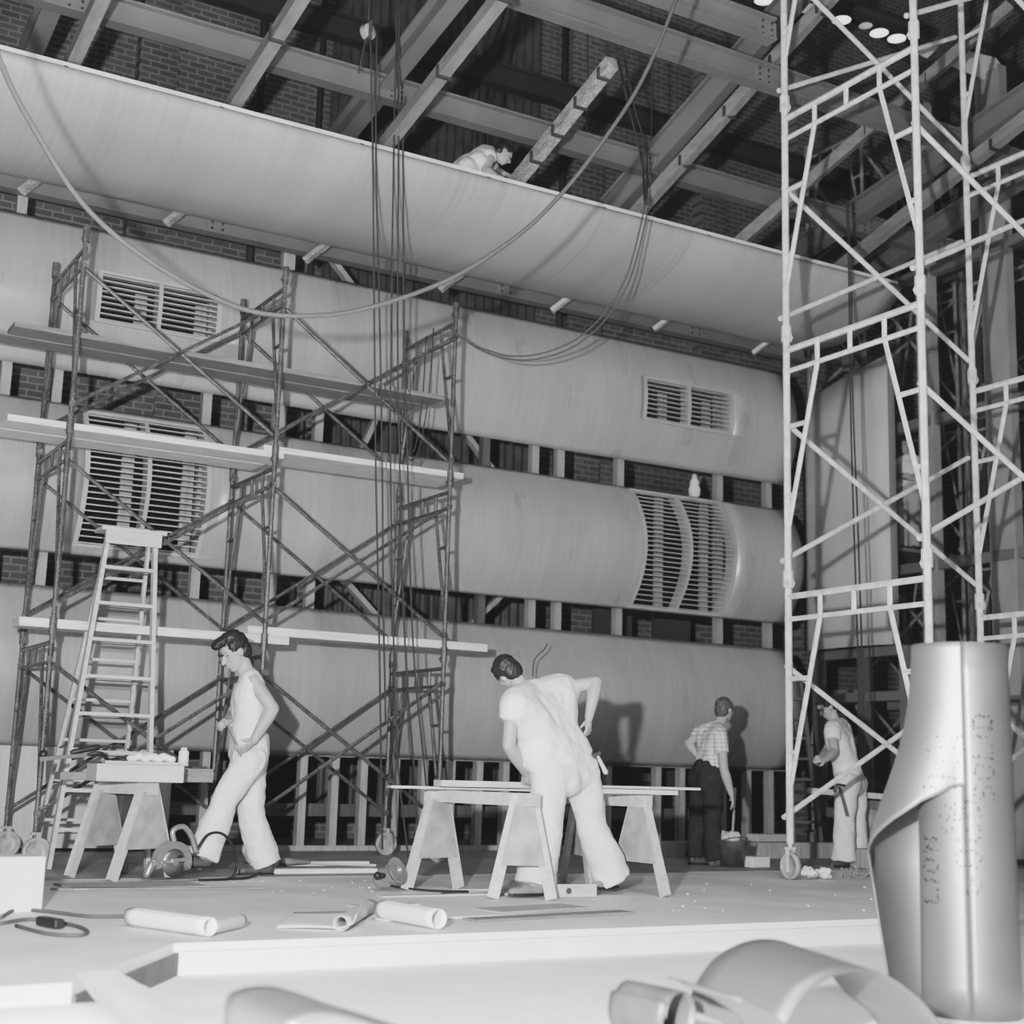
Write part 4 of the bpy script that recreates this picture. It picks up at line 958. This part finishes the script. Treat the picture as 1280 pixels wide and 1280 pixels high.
def shoe(root, heel, toe, m, s=1., name='shoe'):
    heel = V(heel); toe = V(toe); d = (toe-heel).normalized(); mb = MB()
    up = V((0, 0, 1)); L = (toe-heel).length
    mb.cap(heel+up*.04*s+d*.03*s, heel+d*L*.5+up*.045*s, .04*s, .042*s, 12); mb.cap(heel+d*L*.45+up*.038*s, toe-d*.04*s+up*.032*s, .045*s, .038*s, 12, .75, (0, 0, 1)); mb.cap(heel+up*.06*s+d*.035*s, heel+up*.11*s+d*.045*s, .042*s, .04*s, 12)
    o = organic(name, mb, m, root, voxel=.009, smooth=3)
    sl = MB(); x = d.cross(up); sl.prism([heel-x*.03*s, heel+x*.03*s, heel+d*L*.65+x*.045*s, toe-d*.03+x*.03*s, toe, toe-d*.03-x*.03*s, heel+d*L*.65-x*.045*s], (0, 0, .02)); sl.build('sole', BLACK, o)
    return o
def person(J, label, face, hup, hs=1.06, hair=HAIR, shirt=WHT, trous=WHT2, shoem=SHOE, s=1., sleeve=.45, se=.02, hands=None, chest_dir=None, hairstyle='short', loose=1., cuff=None):
    """J: joints; face/hup: head forward/up; chest_dir: direction the chest faces"""
    J = {k: V(v) for k, v in J.items()}
    cd = V(chest_dir).normalized(); hp = J['pelvis']; nk = J['neck']; hd = J['head']
    base = V((hp.x, hp.y, min(J['ankL'].z, J['ankR'].z)-.08*s)); up = (nk-hp).normalized(); sd = (J['shR']-J['shL']).normalized()
    # body: one skin surface
    b = MB(); L, R = head_prims(b, hd, face, hup, s*hs)
    b.cap(nk-up*.06*s, L(0, -.022, -.06), .066*s, .058*s)
    chest = nk-up*.20*s; waist = hp.lerp(nk, .38)
    fill = (J['hipL']-J['hipR']).length and abs(up.z) < .93
    def torso(q, e, arms=True, lo=0.):
        for t in ('L', 'R'):
            k = -1 if t == 'L' else 1
            sh = J['sh'+t]; inn = sh.lerp(nk-up*.05*s, .22); ws = waist+sd*k*.055*s; hs = hp+sd*k*.06*s+up*lo
            q.cap(inn, nk-up*.03*s, .062*s+e, .055*s+e, 14)
            q.cap(sh.lerp(chest, .12), chest+sd*k*.06*s, .066*s+e, .11*s+e, 14, .92, cd)
            q.cap(sh.lerp(chest, .3), ws, .085*s+e, .105*s+e, 14, .95, cd)
            q.cap(ws, hs, .105*s+e, .112*s+e, 14, .95, cd)
            if fill: q.cap(chest+sd*k*.06*s, J['hip'+t]+up*.17*s, .10*s+e, .095*s+e, 14)
        q.cap(chest+up*.03*s-sd*.06*s, chest+up*.03*s+sd*.06*s, .118*s+e, .118*s+e, 16, .9, cd)
        q.cap(chest, waist, .13*s+e, .115*s+e, 16, .88, cd)
        q.cap(waist, hp+up*lo, .115*s+e, .125*s+e, 16, .88, cd)
    torso(b, -.012*s)
    for q in 'LR':
        b.cap(J['sh'+q], J['el'+q], .059*s, .048*s); b.cap(J['el'+q], J['el'+q].lerp(J['wr'+q], .3), .048*s, .052*s); b.cap(J['el'+q].lerp(J['wr'+q], .3), J['wr'+q], .052*s, .032*s)
        hip = hp+(J['hip'+q]-hp); b.cap(hip, J['kn'+q], .075*s, .052*s); b.cap(J['kn'+q], J['ank'+q], .05*s, .036*s)
        b.cap(J['ank'+q], J['ank'+q].lerp(J['toe'+q], .5)+V((0, 0, -.02)), .035*s, .03*s)
        hdn = (hands or {}).get(q)
        d = (J['wr'+q]-J['el'+q]).normalized()
        if hdn: hand_prims(b, J['wr'+q], hdn[0] or d, hdn[1], hdn[2], s*1.08, hdn[3])
        else: hand_prims(b, J['wr'+q], d, cd, .35, s*1.08, 1)
    root = organic('person', b, SKIN, None, voxel=.0085, smooth=2, org=base)
    tag(root, label, 'person')
    # hair
    h = MB(); Lh = L; s_b = s; s = s*hs
    h.ell(Lh(0, -.028, .05), V((.083, .094, .082))*s, R, 18, 12); h.ell(Lh(0, -.055, -.005), V((.078, .062, .082))*s, R, 16, 10)
    for q in (-1, 1): h.ell(Lh(q*.060, -.012, .045), V((.026, .062, .045))*s, R, 12, 8)
    if hairstyle == 'quiff': h.ell(Lh(0, .045, .105), V((.06, .06, .035))*s, R, 14, 8); h.ell(Lh(0, .085, .10), V((.042, .035, .03))*s, R, 12, 8); h.ell(Lh(.0, -.02, .105), V((.065, .08, .04))*s, R, 12, 8)
    elif hairstyle == 'short': h.ell(Lh(0, .03, .09), V((.06, .045, .028))*s, R, 14, 8)
    organic('hair', h, hair, root, voxel=.009, smooth=2, disp=.016*s, dscale=.02)
    for q in (-1, 1):
        e = MB().ell(Lh(q*.031, .066, .012), V((.013, .009, .006))*s, R, 10, 6); e.build('eye', EYEW, root, smooth=True)
        e = MB().cap(Lh(q*.018, .082, .034), Lh(q*.045, .073, .036), .0042*s, .0035*s, 6); e.build('eyebrow', hair, root, smooth=True)
    s = s_b
    # shirt
    t = MB(); torso(t, se*s, lo=.10*s)
    for q in 'LR':
        k = sleeve[q] if isinstance(sleeve, dict) else sleeve
        if k > 0: t.tube([J['sh'+q].lerp(J['el'+q], f*k) for f in (0, .5, 1)], [.072*s*loose, .068*s*loose, .066*s*loose], 14)
        else: t.ell(J['sh'+q].lerp(chest, .12), .068*s)
    t.cap(nk-up*.05*s, nk-up*.02*s, .075*s, .066*s)
    so = organic('shirt', t, shirt, root, voxel=.010, smooth=10, disp=.022*s, dscale=.13)
    # trousers
    p = MB(); wst = hp.lerp(nk, .27); e_ = .018+.04*(loose-1)
    for t in (-1, 1):
        p.tube([wst+sd*t*.045*s, hp.lerp(wst, .5)+sd*t*.055*s, hp+sd*t*.06*s], [.108*s+e_, .116*s+e_, .12*s+e_], 16)
        p.cap(hp+sd*t*.06*s, hp+sd*t*.055*s-up*.05*s, .12*s+e_, .115*s+e_, 16, .95, cd)
    p.tube([wst, hp], [.118*s+e_, .128*s+e_], 16)
    p.cap(J['hipL'], J['hipR'], .12*s+e_, .12*s+e_, 16)
    if fill:
        for q in 'LR': p.cap(wst.lerp(hp, .3)+(J['hip'+q]-hp)*.8, J['hip'+q], .11*s+e_, .125*s+e_, 16)
        p.cap(hp+up*.04, hp-V((0, 0, .06)), .13*s+e_, .12*s+e_, 16)
    for q in 'LR':
        hip, kn, an = J['hip'+q], J['kn'+q], J['ank'+q]; c = (cuff or .09)*s; d_ = (an-kn).normalized()
        p.cap(hip, kn, .112*s*loose, .088*s*loose, 16)
        p.tube([kn, kn.lerp(an, .5), an+d_*.015*s], [.088*s*loose, (.088*loose*s+c)/2, c], 16)
    organic('trousers', p, trous, root, voxel=.011, smooth=7, disp=.035*s, dscale=.15)
    bl = MB(); w2 = hp.lerp(nk, .27); x = up; R2 = Matrix((sd, up.cross(sd), up)).transposed()
    for q in 'LR':
        f = J['toe'+q]-J['ank'+q]; f.z = 0; f.normalize(); a = J['ank'+q]; g = a.z-.085*s
        shoe(root, V((a.x, a.y, g))-f*.06*s, V((a.x, a.y, g))+f*.22*s, shoem, s)
    return root
def PJ(d, Y0, over={}):
    out = {}
    for k, v in d.items():
        out[k] = at(v[0], v[1], Y0+(v[2] if len(v) > 2 else 0))
    return out
# walking man, profile to the left
s1 = 1.13; Y1 = 11.55
J = PJ(dict(head=(293, 816), neck=(311, 841), shL=(316, 851, -.2), shR=(312, 851, .2), elL=(341, 886, -.3), wrL=(317, 926, -.3), elR=(290, 895, .3), wrR=(288, 905, .02), pelvis=(311, 945), hipL=(311, 950, -.11), hipR=(312, 950, .11), knL=(281, 1002, -.12), ankL=(254, 1070, -.1), toeL=(246, 1088, -.1), knR=(315, 1026, .1), ankR=(332, 1079, .08), toeR=(306, 1088, .06)), Y1)
p1 = person(J, 'man in white sleeveless shirt and trousers walking left, looking down at a folding rule', (-.83, -.12, -.55), (-.5, 0, .85), s=s1, sleeve=0, chest_dir=(-.97, -.2, 0), hairstyle='quiff', shoem=SHOE, hs=1.14, loose=1.1,
            hands={'L': ((-.7, -.1, -.6), (-.6, .5, .3), .55, -1), 'R': ((-.9, -.35, .1), (0, -.5, -.8), .8, 1)}, cuff=.12)
a = at(286, 908, Y1-.02); b = at(300, 943, Y1-.36)
tag(MB().bar(a, b, .012, .03).build('folding_rule', STUD), 'folding rule held between the walking man\'s hands', 'rule')
# bending man
s3 = 1.04; Y3 = 9.25
J = PJ(dict(head=(635, 842, .30), neck=(657, 868, .18), shL=(641, 884, -.05), shR=(708, 860, .3), elL=(636, 932, -.02), wrL=(657, 966, .12), elR=(745, 853, .15), wrR=(736, 898, .08), pelvis=(706, 962, .05), hipL=(688, 968, .0), hipR=(726, 966, .1), knL=(683, 1038, .02), ankL=(669, 1104, .0), toeL=(645, 1118, .0), knR=(741, 1035, .12), ankR=(764, 1096, .15), toeR=(748, 1112, .1)), Y3)
p3 = person(J, 'man in white seen from behind, bending left over the front sawhorse', (.05, .85, -.55), (-.6, .3, .7), se=.07, s=s3, sleeve={'L': .32, 'R': .22}, chest_dir=(-.25, .9, -.25), loose=1.3, cuff=.15, shoem=SHOEL,
            hands={'L': ((.45, .5, -.75), (.6, .6, 0), .4, 1), 'R': ((-.1, -.1, -1), (-.5, .8, 0), .5, -1)})
c = at(752, 958, 9.3)
rt = empty('hammer', c, 'hammer with a pale handle hanging at the bending man\'s right hip', 'hammer')
MB().cap(at(747, 945, 9.25), at(757, 965, 9.2), .012, .02).build('handle', LUMB, rt, smooth=True); MB().bar(at(741, 945, 9.25), at(750, 941, 9.25), .025, .025).build('head', IRON, rt)
# man in plaid shirt
s4 = 1.0; Y4 = 12.15
J = PJ(dict(head=(906, 888), neck=(897, 906), shL=(876, 914, .25), shR=(900, 917, -.2), elL=(861, 930, .28), wrL=(871, 944, .2), elR=(905, 962, -.28), wrR=(914, 992, -.3), pelvis=(884, 970), hipL=(876, 973, .12), hipR=(892, 974, -.1), knL=(873, 1022, .12), ankL=(868, 1070, .12), toeL=(880, 1080, .1), knR=(890, 1024, -.06), ankR=(893, 1074, -.1), toeR=(912, 1080, -.14)), Y4)
p4 = person(J, 'man in a light plaid short-sleeved shirt and dark trousers standing by the bucket', (.92, .25, -.1), (.05, 0, 1), hair=HAIRG, shirt=PLAID, trous=DKT, s=s4, sleeve=.55, chest_dir=(.92, -.1, 0), hairstyle='thin', loose=1.08,
            hands={'R': ((.25, 0, -1), (-.7, .6, 0), .3, 1), 'L': ((.7, .3, -.5), (.2, -.8, 0), .5, -1)})
# stooping man at right
s5 = 1.0; Y5 = 11.8
J = PJ(dict(head=(1033, 884, .05), neck=(1044, 904), shL=(1040, 912, -.2), shR=(1052, 908, .2), elL=(1043, 940, -.3), wrL=(1031, 950, -.38), elR=(1032, 940, .2), wrR=(1026, 952, .0), pelvis=(1062, 975), hipL=(1058, 980, -.1), hipR=(1068, 980, .1), knL=(1056, 1030, -.1), ankL=(1055, 1074, -.08), toeL=(1036, 1082, -.1), knR=(1070, 1030, .1), ankR=(1073, 1072, .1), toeR=(1060, 1080, .1)), Y5)
p5 = person(J, 'man in white work clothes stooping over his hands behind the white tower', (-.75, .15, -.65), (-.6, .1, .75), s=s5, sleeve=.45, chest_dir=(-.9, -.2, 0), loose=1.22, se=.035, cuff=.13,
            hands={'L': ((-.8, -.1, .1), (0, .7, -.4), .8, 1), 'R': ((-.8, -.4, .1), (0, -.6, -.4), .8, 1)})
rt = empty('hammer', at(1053, 1000, 11.45), 'dark hammer hanging on the stooping man\'s thigh', 'hammer')
MB().tube([at(1049, 983, 11.5), at(1059, 1020, 11.45)], .015, 6).build('handle', IRON, rt); MB().tube(bez([at(1043, 990, 11.5), at(1046, 981, 11.5), at(1056, 982, 11.5)], 5), .014, 6).build('head', IRON, rt)
# man standing on the far scaffold
X6 = 14.8; PB = atx(1135, 690, X6)
def PX(d, X0): return {k: atx(v[0], v[1], X0+(v[2] if len(v) > 2 else 0)) for k, v in d.items()}
J = PX(dict(head=(1132, 558, -.05), neck=(1136, 570), shL=(1124, 577, -.12), shR=(1148, 576, .1), elL=(1122, 593, -.2), wrL=(1138, 599, -.3), elR=(1152, 592, .0), wrR=(1141, 596, -.26), pelvis=(1136, 618), hipL=(1129, 621, -.0), hipR=(1142, 621, .0), knL=(1129, 652, -.04), ankL=(1129, 682, 0), toeL=(1128, 686, -.1), knR=(1143, 652, -.04), ankR=(1143, 682, 0), toeR=(1142, 687, -.1)), X6)
zf = min(J['ankL'].z, J['ankR'].z)-.09
p6 = person(J, 'man in white shirt standing with folded arms on the far scaffold behind the side panel', (-.9, -.2, -.1), (0, 0, 1), s=.93, sleeve=.35, chest_dir=(-.8, -.55, 0), trous=mat('tan_trousers', .4, .9, .1, 6, .1),
            hands={'L': ((.6, -.5, .1), (.5, .5, 0), .5, 1), 'R': ((-.6, .3, .1), (.5, .5, 0), .5, 1)})
tag(MB().box((15.4, J['pelvis'].y+.75, zf-.03), (2.4, 2.1, .05)).build('scaffold_plank', LUMBD), 'plank under the man with folded arms on the far scaffold', 'plank', 'planks in the right wing')
# man crouching on the canopy edge
s7 = 1.0; Y7 = 12.95
J = PJ(dict(head=(629, 193, -.05), neck=(615, 189), shL=(605, 190, .2), shR=(613, 196, -.15), elL=(622, 215, .2), wrL=(630, 217, -.1), elR=(607, 213, -.22), wrR=(619, 219, -.3), pelvis=(583, 211, .05), hipL=(585, 212, .16), hipR=(583, 213, -.1), knL=(609, 213, .22), ankL=(590, 222, .25), toeL=(600, 228, .22), knR=(604, 208, -.12), ankR=(585, 222, -.05), toeR=(597, 228, -.05)), Y7)
p7 = person(J, 'man in white crouching and working up on the canopy edge beside the loose timber', (.75, -.2, -.6), (.55, 0, .8), s=s7, sleeve=0, chest_dir=(.6, -.15, -.75), trous=WHT2,
            hands={'R': ((.9, 0, -.2), (0, 0, -1), .5, 1), 'L': ((.8, -.3, -.3), (0, 0, -1), .5, -1)})
tag(MB().bar((5.0, 13.0, 7.06), (9.2, 13.0, 7.06), .5, .04).build('canopy_walk_board', LUMBD), 'walking board on top of the canopy under the crouching man', 'board')
# ---------------------------------------------------------------- light
def lamp(kind, loc, e, **k):
    l = bpy.data.lights.new('light', kind); l.energy = e
    for a_, b_ in k.items(): setattr(l, a_, b_)
    o = bpy.data.objects.new('flash_lamp' if kind == 'POINT' else 'fill_lamp', l); o.location = loc; col.objects.link(o); return o
fl_ = lamp('POINT', (-.35, 1.0, 1.42), 6500, shadow_soft_size=.07)
w = bpy.data.worlds.new('world'); sc.world = w; w.use_nodes = True
w.node_tree.nodes['Background'].inputs[0].default_value = (1, 1, 1, 1); w.node_tree.nodes['Background'].inputs[1].default_value = .04
k_ = lamp('AREA', (3.2, 2.6, 6.0), 330, size=3); k_.rotation_euler = (math.radians(38), 0, math.radians(-12))
sc.view_settings.view_transform = 'AgX'; sc.view_settings.look = 'AgX - Medium High Contrast'; sc.view_settings.exposure = -.12
sc.view_settings.use_curve_mapping = True; cm = sc.view_settings.curve_mapping; cm.black_level = (-.02, -.02, -.02); cm.update()
for o in list(col.objects):
    if '_org' in o.keys(): del o['_org']
